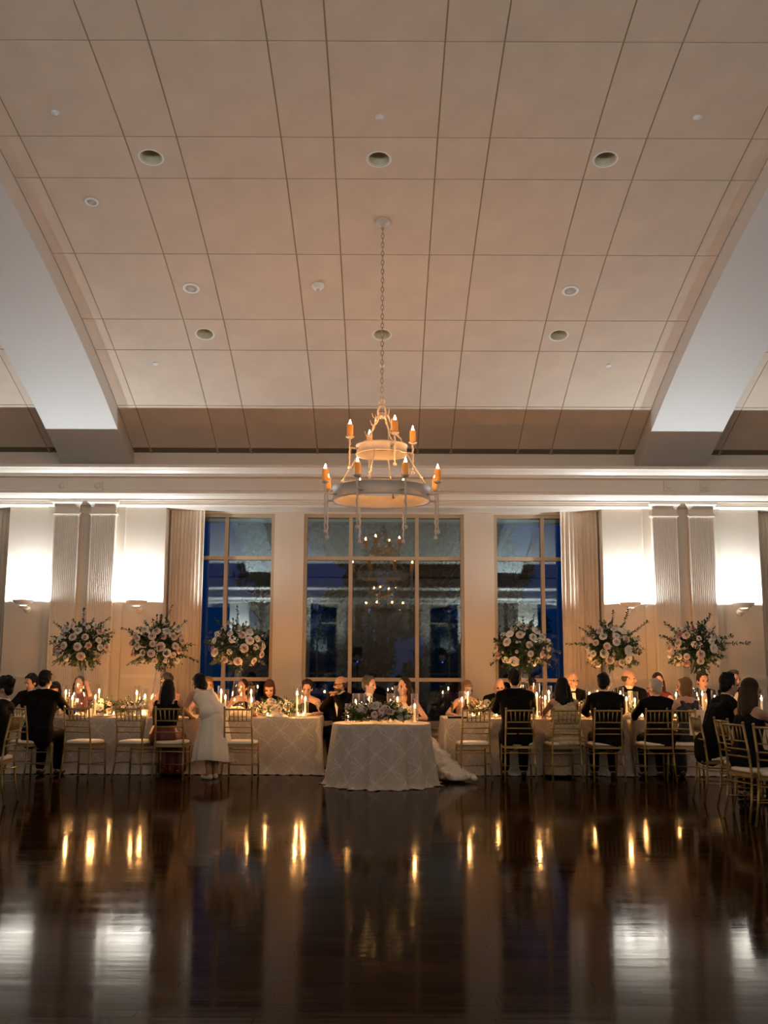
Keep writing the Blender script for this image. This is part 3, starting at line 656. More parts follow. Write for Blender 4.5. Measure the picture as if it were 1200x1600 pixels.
# round sweetheart table
SY, SXc, SR = 13.28, xat(596, 13.28, 1180), .615
def round_cloth():
    n = 200; ph = [.4, 2.1]; lev = [0, .01, .05, .14, .28, .42, .56, .68, TH-.01, TH-.004]; vs = []; fs = []; uv = []
    for li, dz in enumerate(lev):
        t = dz/TH
        for i in range(n):
            a = 2*pi*i/n; w = .55*sin(13*a+ph[0]+.7*sin(2*a))+.3*sin(21*a+ph[1])+.15*sin(37*a)
            o = (.0 if li == 0 else .008)+.055*t+.080*w*t**1.05+(.02+.03*sin(9*a+1)*sin(23*a) if li >= len(lev)-2 else 0)+(.035+.03*sin(17*a) if li == len(lev)-1 else 0)
            vs.append(((SR+o)*cos(a), (SR+o)*sin(a), max(TH-dz+(.008*sin(29*a) if li >= len(lev)-2 else 0), .004))); uv.append((a*SR, -dz))
    for li in range(len(lev)-1):
        for i in range(n): j = (i+1) % n; fs.append((li*n+i, (li+1)*n+i, (li+1)*n+j, li*n+j))
    me = MB().add(vs, fs).mesh('tablecloth'); lay = me.uv_layers.new(name='UVMap')
    for p in me.polygons:
        wrap = max(uv[v][0] for v in p.vertices)-min(uv[v][0] for v in p.vertices) > 1
        for l, v in zip(p.loop_indices, p.vertices): lay.data[l].uv = (uv[v][0]+(2*pi*SR if wrap and uv[v][0] < 1 else 0), uv[v][1])
    bm = bmesh.new(); bm.from_mesh(me); bm.verts.ensure_lookup_table(); u = bm.loops.layers.uv[0]; f = bm.faces.new([bm.verts[i] for i in range(n)])
    for lp in f.loops: lp[u].uv = (lp.vert.co.x, lp.vert.co.y)
    bmesh.ops.recalc_face_normals(bm, faces=bm.faces); bm.to_mesh(me); bm.free()
    me.polygons.foreach_set('use_smooth', [True]*(len(me.polygons)-1)+[False])
    o = tag(link('tablecloth', me, 'damask', None, (SXc, SY, 0)), 'ivory damask cloth on the round couple table in the middle, puddling on the floor', 'tablecloth'); o.rotation_euler.z = R(90)
round_cloth()
t = thing('round_table', 'round table for two under the floor-length damask cloth', 'table', (SXc, SY, 0))
MB().lathe([(.001, TH-.04), (SR-.03, TH-.04), (SR-.03, TH-.008), (.001, TH-.008)], 40).build('table_top', 'bark', t, True); MB().lathe([(.001, 0), (.28, 0), (.27, .03), (.05, .06), (.04, .5), (.06, TH-.04), (.001, TH-.04)], 20).build('pedestal', 'black_plastic', t, True)

# ================================================================== gold bamboo-style chairs
def chair():
    c = thing('ballroom_chair', '', 'chair')
    def bamboo(pts, r, n=8):
        P = []; Q = []
        for i in range(len(pts)-1):
            a, b = V(pts[i]), V(pts[i+1]); k = max(1, int((b-a).length/.16))
            for j in range(k):
                P.append(a.lerp(b, j/k)); Q.append(r)
                if j or i: P.append(a.lerp(b, j/k+.012/max((b-a).length, .05))); Q.append(r*1.28); P.append(a.lerp(b, j/k+.024/max((b-a).length, .05))); Q.append(r)
        P.append(V(pts[-1])); Q.append(r); return MB().tube(P, Q, n)
    for s in (-1, 1):
        b = bamboo([(s*.205, -.255, .0), (s*.196, -.215, .20), (s*.188, -.195, .44), (s*.180, -.215, .66), (s*.178, -.262, .925)], .0125); b.ell((s*.178, -.263, .93), .016, n=8, m=6); b.build('back_leg', 'gold_paint', c, True)
        bamboo([(s*.20, .195, 0), (s*.195, .19, .435)], .0125).build('front_leg', 'gold_paint', c, True)
        for z in (.19, .33): bamboo([(s*.197, .192, z), (s*.197, -.215, z+.02)], .0075, 6).build('stretcher', 'gold_paint', c, True)
    def back_y(z): return -.215-(z-.66)*.177 if z > .66 else -.195-(z-.44)*.09
    bamboo([(-.178, back_y(.905), .905), (.178, back_y(.905), .905)], .0115).build('top_rail', 'gold_paint', c, True)
    for z in (.755, .675, .605): bamboo([(-.179, back_y(z), z), (.179, back_y(z), z)], .009, 6).build('back_rail', 'gold_paint', c, True)
    for k in range(5): x = -.118+.059*k; MB().tube([(x*.92, back_y(.755), .755), (x*1.02, back_y(.905), .905)], .0075, 6).build('spindle', 'gold_paint', c, True)
    for y, zz in ((.192, (.16, .36)), (-.215, (.36,))):
        for z in zz: bamboo([(-.195, y, z), (.195, y, z)], .0075, 6).build('stretcher', 'gold_paint', c, True)
    f = MB(); f.b2((-.20, -.20, .415), (.20, -.178, .448)); f.b2((-.205, .175, .415), (.205, .20, .448)); f.b2((-.205, -.178, .415), (-.182, .175, .448)); f.b2((.182, -.178, .415), (.205, .175, .448)); f.build('seat_frame', 'gold_paint', c)
    st = MB(); vs = []; fs = []; n = 32
    for (k, z) in ((.90, .449), (1.0, .456), (1.02, .472), (.97, .488), (.80, .497), (.4, .501)):
        for i in range(n):
            a = 2*pi*i/n; e = .45; x = abs(cos(a))**e*(1 if cos(a) > 0 else -1); y = abs(sin(a))**e*(1 if sin(a) > 0 else -1); vs.append((x*.205*k, y*.198*k-.0, z))
    for l in range(5):
        for i in range(n): j = (i+1) % n; fs.append((l*n+i, l*n+j, (l+1)*n+j, (l+1)*n+i))
    fs.append(tuple(range(n-1, -1, -1))); fs.append(tuple(range(5*n, 6*n))); st.add(vs, fs).build('seat_cushion', 'seat_vinyl', c, True)
    return c
c0 = None
def put_chair(x, y, deg, label, group='gold ballroom chairs'):
    global c0
    c = chair() if c0 is None else dup(c0); c0 = c0 or c; c.location = (x, y, 0); c.rotation_euler = (0, 0, R(deg)); tag(c, label, group=group); return c
YN = 13.88
def cx(px): return xat(px, YN-.2, 1150)
for px, deg, lab in ((40, -32, 'gold chair of the suited man with his back turned, far left'), (127, -14, 'empty gold chair with cream seat, leftmost empty one'), (209, -16, 'empty gold chair with cream seat, second empty one from the left'),
                     (265, -1, 'gold chair of the long-haired woman in red'), (374, -4, 'empty gold chair beside the girl in the white dress'), (741, 5, 'empty gold chair beside the wedding train'),
                     (812, 0, 'gold chair of the dark-haired man next to the empty right chair'), (882, 7, 'gold chair of the woman in the ruffled gold dress'), (949, 2, 'gold chair of the short-haired man behind the fifth tall vase'),
                     (1027, 5, 'gold chair of the grey-haired man in glasses'), (1077, -24, 'gold chair of the blonde woman, a napkin over its back')):
    put_chair(cx(px), YN, deg, lab)
for x, y, deg, lab in ((-4.24, 11.33, 90, 'gold chair seen edge-on at the left picture edge'), (-4.33, 10.75, 62, 'gold chair cut by the left picture edge, nearest the camera'),
                       (3.76, 11.72, -90, 'gold chair of the man with cropped hair, seen edge-on'), (3.82, 11.02, -86, 'gold chair between the cropped-hair man and the long-haired woman'),
                       (3.68, 10.34, -74, 'gold chair of the woman with long dark hair'), (3.80, 9.85, -52, 'gold chair cut by the right picture edge, nearest the camera')):
    put_chair(x, y, deg, lab)

# ================================================================== flowers
def rose_mesh(kind, seed):
    rr = random.Random(seed); mb = MB(); colr = []
    def petal(a, r0, h, lean, w, curl):
        n, m = 4, 4; vs = []; fs = []
        for j in range(m+1):
            v = j/m; wid = w*(.45+.75*v-.35*v*v); out = r0*(.35+.65*v)+lean*v*v; z = h*v*(1-curl*v*v)-.2*lean
            for i in range(n+1):
                u = i/n*2-1; t = a+u*wid; rr_ = out*(1+.12*u*u*curl); vs.append((rr_*cos(t), rr_*sin(t), z-.10*h*u*u*v))
        for j in range(m):
            for i in range(n): k = j*(n+1)+i; fs.append((k, k+1, k+n+2, k+n+1))
        mb.add(vs, fs)
    if kind == 'rose':
        for L, (cnt, r0, h, lean, w, curl) in enumerate(((3, .007, .046, .001, 1.3, .05), (4, .014, .047, .003, .95, .1), (5, .021, .045, .006, .8, .2), (6, .028, .040, .012, .66, .4), (7, .033, .031, .021, .56, .7))):
            for k in range(cnt): petal(2*pi*k/cnt+L*.7+rr.uniform(-.2, .2), r0*rr.uniform(.93, 1.07), h*rr.uniform(.93, 1.05), lean, w*rr.uniform(.9, 1.1), curl)
        mb.ell((0, 0, .018), (.007, .007, .024), n=7, m=5)
    elif kind == 'bud':
        for L, (cnt, r0, h, lean, w, curl) in enumerate(((3, .006, .034, 0, 1.4, 0), (4, .013, .036, .001, 1.1, .1), (4, .018, .033, .004, .9, .2))):
            for k in range(cnt): petal(2*pi*k/cnt+L*.7, r0, h, lean, w, curl)
    elif kind == 'open':
        for L, (cnt, r0, h, lean, w, curl) in enumerate(((5, .022, .020, .020, .7, .3), (6, .034, .022, .030, .65, .7))):
            for k in range(cnt): petal(2*pi*k/cnt+L*.5, r0, h, lean, w, curl)
        mb.ell((0, 0, .008), (.013, .013, .009), n=8, m=5)
    elif kind == 'puff':
        for k in range(34):
            d = V((rr.gauss(0, 1), rr.gauss(0, 1), abs(rr.gauss(0, 1))*.8+.05)).normalized(); p = d*.040+V((0, 0, .004))
            u = d.cross(V((.3, .2, .9))).normalized()*.014; w = d.cross(u.normalized())*.014
            mb.add([tuple(p+u), tuple(p+w), tuple(p-u), tuple(p-w), tuple(p+d*.010)], [(0, 1, 4), (1, 2, 4), (2, 3, 4), (3, 0, 4)])
    me = mb.mesh(kind+'_flower'); me.polygons.foreach_set('use_smooth', [True]*len(me.polygons)); return me
def col_mesh(kind, seed, m): me = rose_mesh(kind, seed); me.materials.append(M[m]); return me
FL = {}
for i, (k, m) in enumerate((('rose', 'petal_white'), ('rose', 'petal_blush'), ('rose', 'petal_pink'), ('bud', 'petal_blush'), ('bud', 'petal_white'), ('open', 'petal_white'), ('puff', 'petal_white'), ('bud', 'petal_pink'))): FL[(k, m)] = col_mesh(k, 30+i, m)
def leaf(mb, p, d, L, w, nrm):
    d = d.normalized(); s = d.cross(nrm); s = s.normalized() if s.length > 1e-4 else V((1, 0, 0)); n = s.cross(d)
    mb.add([tuple(p), tuple(p+d*L*.35+s*w+n*L*.05), tuple(p+d*L*.75+s*w*.7+n*L*.02), tuple(p+d*L-n*L*.08), tuple(p+d*L*.75-s*w*.7+n*L*.02), tuple(p+d*L*.35-s*w+n*L*.05), tuple(p+d*L*.5)],
           [(0, 1, 6), (1, 2, 6), (2, 3, 6), (3, 4, 6), (4, 5, 6), (5, 0, 6)])
def spray(mb, st, p0, d, L, rr, lw=.011, ll=.036, droop=.25, step=.022):
    """a leafy stem: pairs of small leaves along a curving stalk"""
    p = V(p0); d = V(d).normalized(); n = max(3, int(L/step)); pts = [p.copy()]
    for i in range(n):
        d = (d+V((rr.uniform(-.07, .07), rr.uniform(-.07, .07), -droop*step*2.2*(i/n)))).normalized(); p = p+d*step; pts.append(p.copy())
        u = d.cross(V((rr.uniform(-1, 1), rr.uniform(-1, 1), rr.uniform(-1, 1)))).normalized()
        for s in (1, -1):
            if rr.random() < .92: leaf(mb, p, d*.7+u*s, ll*rr.uniform(.7, 1.15), lw*rr.uniform(.8, 1.2), V((rr.uniform(-.5, .5), rr.uniform(-.5, .5), 1)))
    leaf(mb, p, d, ll, lw, V((0, 0, 1))); st.tube(pts[::2]+[pts[-1]], .0028, 4, cap=False)
def place_flower(root, p, d, rr, scale, key, name=None):
    o = bpy.data.objects.new(name or ('rose' if key[0] in ('rose', 'bud') else 'white_blossom'), FL[key]); COL.objects.link(o); o.parent = root
    o.location = p; q = V((0, 0, 1)).rotation_difference(V(d)); o.rotation_mode = 'QUATERNION'; o.rotation_quaternion = q @ Matrix.Rotation(rr.uniform(0, 6.28), 3, 'Z').to_quaternion(); o.scale = (scale,)*3
def tall_arrangement(px, seed, label, sprays, tilt=0.0, pxv=None):
    x = xat(pxv or px, 14.95, 1100); Yv = 14.95; rr = random.Random(seed); root = thing('flower_arrangement', label, 'flowers', (x, Yv, TH+.002))
    zc = zat(1010, Yv)-TH; dx = xat(px, Yv, 1010)-x
    v = MB().lathe([(.001, .008), (.125, .008), (.130, .0), (.132, .02), (.118, .12), (.090, .30), (.062, .48), (.046, .60), (.042, .64), (.058, .66), (.044, .685), (.05, .71), (.075, .75),
                    (.070, .75), (.044, .71), (.038, .685), (.036, .64), (.040, .60), (.056, .48), (.084, .30), (.112, .12), (.124, .025), (.001, .02)], 28)
    v.build('vase', 'clear_glass', root, True)
    fo = MB(); st = MB(); fl = MB(); C = V((dx, 0, zc)); RX, RZ = .36, .29
    for k in range(10): a = rr.uniform(0, 6.28); st.tube([(0, 0, .62), (C.x*.5+.05*cos(a), .05*sin(a), zc-.2), (C.x+.2*cos(a), .2*sin(a), zc-.05)], .004, 5)
    for k in range(125):
        u = rr.uniform(-1, 1); a = rr.uniform(0, 6.28); r = sqrt(1-u*u); d = V((r*cos(a), r*sin(a), u)); p = C+V((d.x*RX*.35, d.y*RX*.35, d.z*RZ*.3))
        spray(fo, st, p, d+V((0, 0, .12)), rr.uniform(.17, .34)*(1 if u > -.55 else .9), rr, .0145, .046)
    for k in range(16):                                  # hanging tails of light foliage
        a = rr.uniform(0, 6.28); d = V((cos(a)*.9, sin(a)*.9, -.35)); spray(fl, st, C+V((d.x*.20, d.y*.20, -.14)), d, rr.uniform(.16, .30), rr, .010, .026, 1.6)
    for (ax, az, L) in sprays: spray(fo, st, C+V((ax*.12, -.03, az*.10)), V((ax, rr.uniform(-.2, .1), az)), L, rr, .013, .044, .25, .026)
    for k in range(26): a = rr.uniform(0, 6.28); u = rr.uniform(-.8, .9); r = sqrt(1-u*u); d = V((r*cos(a), r*sin(a), u)); fl.ell(C+V((d.x*RX, d.y*RX, d.z*RZ))*1.0-V((0, 0, 0)), .011, n=6, m=4)
    tag(fo.build('foliage', 'leaf_dark', root), kind='stuff'); tag(fl.build('light_foliage', 'leaf_light', root), kind='stuff'); tag(st.build('stems', 'stem_green', root), kind='stuff')
    pts = []; tries = 0
    while len(pts) < 58 and tries < 4000:
        tries += 1; u = rr.uniform(-.75, 1); a = rr.uniform(0, 6.28); r = sqrt(1-u*u); d = V((r*cos(a), r*sin(a), u))
        if all((d-q).length > .36 for q in pts): pts.append(d)
    for d in pts:
        g = rr.random(); key = ('rose', 'petal_white') if g < .28 else ('rose', 'petal_blush') if g < .56 else ('rose', 'petal_pink') if g < .62 else ('bud', 'petal_blush') if g < .70 else ('bud', 'petal_white') if g < .80 else ('open', 'petal_white') if g < .88 else ('puff', 'petal_white')
        k = rr.uniform(.92, 1.14); p = C+V((d.x*RX*k, d.y*RX*k, d.z*RZ*k)); q = (V((d.x, d.y, d.z*.9+.15))+V((0, -.25, 0))).normalized()
        place_flower(root, p, q, rr, rr.uniform(.82, 1.2), key)
    return root
for i, (px, pv, lab, sp) in enumerate(((128, 124, 'behind the leftmost empty chair', [(.1, 1, .42), (-.9, .75, .40), (1, .5, .38), (.8, .9, .42), (-.9, .1, .36)]),
    (248, 246, 'in front of the left curtain', [(.25, 1, .50), (-1, .55, .46), (1, .05, .42), (.9, -.35, .50), (.7, .7, .42)]), (370, 371, 'against the narrow left window', [(.05, 1, .46), (-.5, .8, .4), (.9, .3, .34)]),
    (815, 820, 'against the narrow right window', [(-.25, 1, .48), (.35, .9, .42), (1, -.1, .46), (-.9, -.5, .4)]), (955, 954, 'in front of the right curtain', [(.5, 1, .50), (1, .65, .50), (-1, .1, .56), (-.8, .5, .42), (.05, 1, .42)]),
    (1087, 1082, 'farthest right, with long sprigs to both sides', [(1, .12, .64), (.9, .35, .44), (-.9, .7, .46), (-1, .35, .42), (.3, .9, .42)]))):
    tall_arrangement(px, 100+i, 'tall glass vase of white and blush roses, ' + lab, sp, pxv=pv)
def low_arrangement(px, py_c, Y, wx, h, seed, label, n, mix, wy=.16, lf=80, light=.3, fs=.85):
    rr = random.Random(seed); x = xat(px, Y, py_c); root = thing('low_flower_arrangement', label, 'flowers', (x, Y, TH+.002)); fo = MB(); st = MB(); fl = MB()
    MB().lathe([(.001, 0), (.05, 0), (.065, .03), (.06, .07), (.055, .07), (.058, .03), (.001, .01)], 16).build('bowl', 'clear_glass', root, True)
    for k in range(lf):
        a = rr.uniform(0, 6.28); e = rr.uniform(.05, 1.2); d = V((cos(a)*cos(e)*1.3, sin(a)*cos(e), sin(e))); p = V((d.x*wx*.45, d.y*wy*.35, .04+h*.30*d.z))
        spray(fl if rr.random() < light else fo, st, p, d, rr.uniform(.08, .16)*(1+wx), rr, .009, .030, .5)
    tag(fo.build('foliage', 'leaf_dark', root), kind='stuff'); tag(fl.build('light_foliage', 'leaf_light', root), kind='stuff'); tag(st.build('stems', 'stem_green', root), kind='stuff')
    for k in range(n):
        a = rr.uniform(0, 6.28); e = rr.uniform(.0, 1.3); d = V((cos(a)*cos(e), sin(a)*cos(e)-.15, sin(e))); s = rr.uniform(.8, 1.1); p = V((d.x*wx*s*rr.uniform(.6, 1), d.y*wy*s, .05+h*.75*d.z*s))
        place_flower(root, p, (d+V((0, -.5, .2))).normalized(), rr, fs*rr.uniform(.75, 1.1), rr.choice(mix))
WM = [('rose', 'petal_white'), ('rose', 'petal_white'), ('open', 'petal_white'), ('puff', 'petal_white'), ('bud', 'petal_white'), ('bud', 'petal_blush'), ('rose', 'petal_blush')]
for i, (px, Y, wx, h, n, lab) in enumerate(((97, 14.75, .14, .17, 16, 'half behind the leftmost suited back'), (164, 14.9, .15, .22, 20, 'just right of the first tall vase'), (206, 14.85, .20, .20, 26, 'just left of the second tall vase'),
    (425, 14.75, .26, .23, 34, 'between the third tall vase and the inner left table end'), (448, 14.95, .13, .22, 14, 'partly behind the white one, near the tall candle'), (757, 14.8, .19, .23, 26, 'on the inner right table near the empty chair'),
    (906, 14.85, .16, .20, 18, 'behind the woman in the ruffled dress'), (1006, 14.9, .17, .17, 16, 'left of the grey-haired man'), (1049, 14.9, .15, .16, 14, 'between the grey-haired man and the blonde woman'))):
    low_arrangement(px, 1095, Y, wx, h, 300+i, 'low arrangement of white blossoms '+lab, n, WM)
low_arrangement(590, 1110, 12.92, .42, .27, 320, 'wide low arrangement of roses and greenery spilling over the round couple table', 64, [('rose', 'petal_blush'), ('rose', 'petal_white'), ('bud', 'petal_white'), ('bud', 'petal_pink'), ('rose', 'petal_pink'), ('puff', 'petal_white'), ('bud', 'petal_blush')], wy=.24, lf=240, light=.6, fs=.95)  # raised share of pale leaves stands in for candlelight from within

# ================================================================== candles and tableware
def hurricane(h, r, hc, fk=1.0):
    """clear cylinder with a candle inside"""
    t = thing('hurricane_candle', '', 'candle')
    MB().lathe([(.001, .006), (r-.004, .008), (r-.003, h), (r, h+.002), (r, .003), (r-.004, .0), (.001, .0)], 22).build('glass_cylinder', 'clear_glass', t, True)
    MB().lathe([(.001, .009), (.022, .009), (.024, .02), (.013, .03), (.012, hc-.01), (.010, hc), (.001, hc-.002)], 12).build('wax', 'wax_white', t, True)
    MB().lathe([(.001, hc+.002), (.008*fk, hc+.014*fk), (.0095*fk, hc+.024*fk), (.006*fk, hc+.042*fk), (.001, hc+.060*fk)], 8).build('flame', 'flame', t, True); return t
HV = {}
cand = [(102, 1073, 1084, 14.95), (113, 1080, 1093, 14.7), (154, 1071, 1082, 14.95), (149, 1081, 1091, 14.65), (213, 1072, 1084, 14.85), (226, 1078, 1090, 14.95), (345, 1073, 1082, 14.95), (352, 1078, 1091, 14.75), (392, 1073, 1082, 14.85), (393, 1090, 1093, 14.6),
        (464, 1072, 1084, 14.85), (477, 1078, 1093, 14.7), (722, 1080, 1093, 14.75), (731, 1073, 1085, 14.9), (839, 1067, 1085, 14.7), (852, 1078, 1091, 14.95), (858, 1070, 1081, 15.1), (921, 1073, 1084, 14.8), (934, 1078, 1082, 15.0),
        (970, 1073, 1081, 14.95), (979, 1081, 1092, 14.7), (992, 1079, 1093, 14.85), (1057, 1075, 1085, 14.95), (1098, 1073, 1082, 14.9), (1117, 1077, 1088, 15.05), (1190, 1079, 1086, 12.6)]
for i, (px, pt, pf, Y) in enumerate(cand):
    h = max(.16, zat(pt, Y)-TH); hc = max(.05, min(zat(pf+3, Y)-TH, h-.07)); key = (round(h/.03), round(hc/.03))
    t = dup(HV[key]) if key in HV else hurricane(h, .050 if h > .36 else .043, hc); HV.setdefault(key, t); t.location = (xat(px, Y, 1100), Y, TH+.002)
    tag(t, 'clear glass cylinder with a lit candle, the %s from the left on the long tables' % (ORD+['twenty-third', 'twenty-fourth', 'twenty-fifth', 'twenty-sixth'])[i], group='hurricane candles')
for i, (px, pt, pf, Y) in enumerate(((577, 1072, 1090, 13.45), (621, 1072, 1090, 13.45), (648, 1084, 1101, 13.25), (556, 1084, 1094, 13.3), (565, 1084, 1098, 13.5), (610, 1084, 1094, 13.3), (544, 1100, 1116, 13.1))):
    h = max(.12, zat(pt, Y)-TH); hc = max(.05, min(zat(pf+5, Y)-TH, h-.07)); t = hurricane(h, .048 if h > .35 else .038, hc, .8 if h > .35 else .55); t.location = (xat(px, Y, 1100), Y, TH+.002)
    tag(t, ('tall glass cylinder candle in front of the grey-haired groom', 'tall glass cylinder candle in front of the bride', 'glass cylinder with a bare taper at the right edge of the round table', 'shorter glass candle left of the groom, outer one', 'shorter glass candle beside the groom, inner one', 'shorter glass candle between groom and bride', 'small glass candle at the left edge of the round table')[i], group='candles on the round table')
def votive():
    t = thing('votive_candle', '', 'candle'); MB().lathe([(.001, .006), (.030, .006), (.036, .065), (.040, .066), (.034, .0), (.001, .0)], 16).build('glass_cup', 'clear_glass', t, True)
    MB().lathe([(.001, .007), (.027, .007), (.029, .028), (.001, .026)], 12).build('wax', 'wax_white', t, True); MB().lathe([(.001, .03), (.007, .038), (.004, .052), (.001, .062)], 8).build('flame', 'flame', t, True); return t
vo = None
for i, (px, Y) in enumerate(((120, 14.62), (178, 14.66), (223, 14.6), (296, 14.62), (418, 14.58), (466, 14.62), (474, 14.64), (738, 14.62), (776, 14.66), (852, 14.6), (925, 14.62), (985, 14.58), (1003, 14.64), (1055, 14.62))):
    t = votive() if vo is None else dup(vo); vo = vo or t; t.location = (xat(px, Y, 1110), Y, TH+.002); tag(t, 'small glass votive light, the %s from the left on the long tables' % ORD[i], group='votive candles')
def plate():
    t = thing('dinner_plate', '', 'plate'); MB().lathe([(.001, .004), (.085, .004), (.13, .016), (.135, .018), (.13, .012), (.085, .0), (.001, .0)], 28).build('plate', 'plate_china', t, True)
    MB().box((0, 0, .022), (.10, .19, .012)).box((.004, -.02, .030), (.085, .13, .008)).build('folded_napkin', 'napkin_cloth', t); return t
def goblet():
    t = thing('wine_glass', '', 'glass'); MB().lathe([(.001, .002), (.034, .0), (.034, .003), (.005, .008), (.004, .08), (.018, .095), (.036, .13), (.038, .16), (.032, .20), (.030, .20), (.036, .16), (.034, .13), (.016, .10), (.001, .092)], 18).build('bowl_and_stem', 'water_glass', t, True); return t
def tumbler():
    t = thing('tumbler', '', 'glass'); MB().lathe([(.001, .0), (.032, .0), (.036, .09), (.033, .09), (.030, .008), (.001, .008)], 18).build('tumbler_glass', 'water_glass', t, True); return t
pl = go = tu = None; k = 0
seats_n = [121, 160, 206, 265, 330, 371, 430, 741, 812, 882, 949, 1027, 1080, 1140]; seats_f = [85, 125, 190, 258, 325, 381, 421, 480, 730, 781, 830, 893, 984, 1027, 1098, 1150]
for lst, Y, dy, side in ((seats_n, 14.60, 1, 'near'), (seats_f, 15.22, -1, 'far')):
    for i, px in enumerate(lst):
        x = xat(px, Y, 1115)
        p = plate() if pl is None else dup(pl); pl = pl or p; p.location = (x, Y, TH+.002); tag(p, 'white dinner plate with a folded napkin, the %s along the %s side' % (ORD[i], side), group='dinner plates')
        g = goblet() if go is None else dup(go); go = go or g; g.location = (x+.17, Y+.14*dy, TH+.002); tag(g, 'clear stemmed glass beside the %s plate of the %s side' % (ORD[i], side), group='stemmed glasses')
        if i % 2: u = tumbler() if tu is None else dup(tu); tu = tu or u; u.location = (x-.16, Y+.12*dy, TH+.002); tag(u, 'clear water tumbler beside the %s plate of the %s side' % (ORD[i], side), group='water tumblers')
def small(name, label, cat, px, Y, mb_parts, rz=0, z=TH+.002):
    t = thing(name, label, cat, (xat(px, Y, 1112), Y, z), R(rz))
    for nm, b, m, sm in mb_parts: b.build(nm, m, t, sm)
    return t
def tum(col, fill): return [('tumbler_glass', MB().lathe([(.001, .0), (.034, .0), (.038, .095), (.036, .095), (.032, .008), (.001, .008)], 18), 'water_glass', True), ('drink', MB().lathe([(.001, .009), (.031, .009), (.031+.004*fill, .01+.07*fill), (.001, .01+.07*fill)], 14), col, True)]
small('cocktail_glass', 'glass of orange-red drink left of the woman in red', 'glass', 238, 14.5, tum('red_drink', .8)); small('cocktail_glass', 'glass of dark red drink behind the empty chair by the girl', 'glass', 398, 14.55, tum('red_drink', .5))
small('blue_tumbler', 'deep blue glass tumbler at the base of the first tall vase', 'glass', 115, 14.60, [('tumbler_glass', MB().lathe([(.001, 0), (.034, 0), (.038, .08), (.036, .08), (.032, .008), (.001, .008)], 18), 'blue_glass', True)])
small('champagne_flute', 'tall champagne flute right of the white blossoms', 'glass', 450, 14.55, [('flute_bowl', MB().lathe([(.028, .0), (.028, .003), (.004, .008), (.004, .07), (.026, .11), (.033, .16), (.026, .225), (.024, .225), (.031, .16), (.023, .11), (.001, .08)], 18), 'water_glass', True), ('wine', MB().lathe([(.001, .083), (.023, .112), (.030, .16), (.001, .16)], 14), 'petal_core', True)])
for px, Y, lab in ((142, 14.75, 'between the first tall vase and candles'), (226, 14.62, 'left of the second tall vase'), (727, 14.55, 'near the black phone'), (741, 14.85, 'behind the empty right chair')):
    m_ = MB(); m_.add([(-.045, -.03, 0), (.045, -.03, 0), (.045, 0, .10), (-.045, 0, .10), (.045, .03, 0), (-.045, .03, 0)], [(0, 1, 2, 3), (3, 2, 4, 5), (1, 4, 2), (0, 3, 5), (0, 5, 4, 1)])
    small('tent_card', 'small white folded card '+lab, 'card', px, Y, [('card', m_, 'paper', False)])
small('table_tray', 'long black tray on the open corner of the inner right table', 'tray', 714, 14.56, [('tray', MB().b2((-.13, -.08, 0), (.13, .08, .012)).b2((-.13, -.08, .012), (.13, -.07, .022)).b2((-.13, .07, .012), (.13, .08, .022)), 'phone_black', False), ('card', MB().b2((-.10, -.05, .0125), (.10, .05, .016)), 'paper', False)])
bt = MB().lathe([(.001, 0), (.036, 0), (.038, .01), (.038, .14), (.014, .19), (.013, .25), (.015, .25), (.015, .262), (.001, .262)], 18)
small('brown_bottle', 'small amber bottle standing among the candles by the empty right chair', 'bottle', 728, 14.66, [('bottle_body', bt, 'wax_amber' if False else 'bulb_dark', True), ('label_band', MB().lathe([(.0385, .04), (.0388, .05), (.0388, .10), (.0385, .11)], 18), 'petal_core', True)])
# crumpled napkins and draped tulle lying on the tables
def crumple(name, label, px, Y, rx, ry, h, m, seed, hang=0.0):
    rr = random.Random(seed); n, q = 26, 9; vs = []; fs = []; ph = [rr.uniform(0, 6.28) for _ in range(6)]
    for j in range(q+1):
        v = j/q
        for i in range(n):
            a = 2*pi*i/n; w = 1+.16*sin(3*a+ph[0])+.10*sin(7*a+ph[1]+v*3)+.06*sin(11*a+ph[2]); r = sin(v*pi/2)*w; z = h*(cos(v*pi/2)**.7)*(1+.35*sin(5*a+ph[3]+4*v)+.2*sin(9*a+ph[4]))
            vs.append((rx*r*cos(a), ry*r*sin(a), max(z, .0)+.003))
    for j in range(q):
        for i in range(n): k = (i+1) % n; fs.append((j*n+i, (j+1)*n+i, (j+1)*n+k, j*n+k))
    fs.append(tuple(range(q*n, q*n+n))); o = MB().add(vs, fs).build(name, m, None, True, (xat(px, Y, 1112), Y, TH)); return tag(o, label, 'napkin')
crumple('table_napkin', 'crumpled gauzy napkin at the front edge of the inner left table', 434, 14.53, .13, .09, .05, 'tulle', 1); crumple('table_napkin', 'white napkin heaped behind the empty chair by the girl', 371, 14.72, .20, .12, .10, 'napkin_cloth', 2)
crumple('table_napkin', 'loose white napkin between the fifth vase and the grey-haired man', 984, 14.58, .15, .10, .06, 'napkin_cloth', 3)
nk = MB(); nk.add([(-.10, -.006, 0), (.10, -.006, 0), (.11, -.02, -.30), (-.09, -.015, -.33), (-.10, .012, 0), (.10, .012, 0), (.11, .004, -.30), (-.09, .006, -.33)], [(0, 1, 2, 3), (7, 6, 5, 4), (0, 4, 5, 1), (1, 5, 6, 2), (3, 2, 6, 7), (0, 3, 7, 4)])
o = tag(nk.build('chair_napkin', 'napkin_cloth', None, False, (cx(1086), YN-.30, .925)), 'pale napkin hung over the chair back of the blonde woman', 'napkin'); o.rotation_euler.z = R(-24)
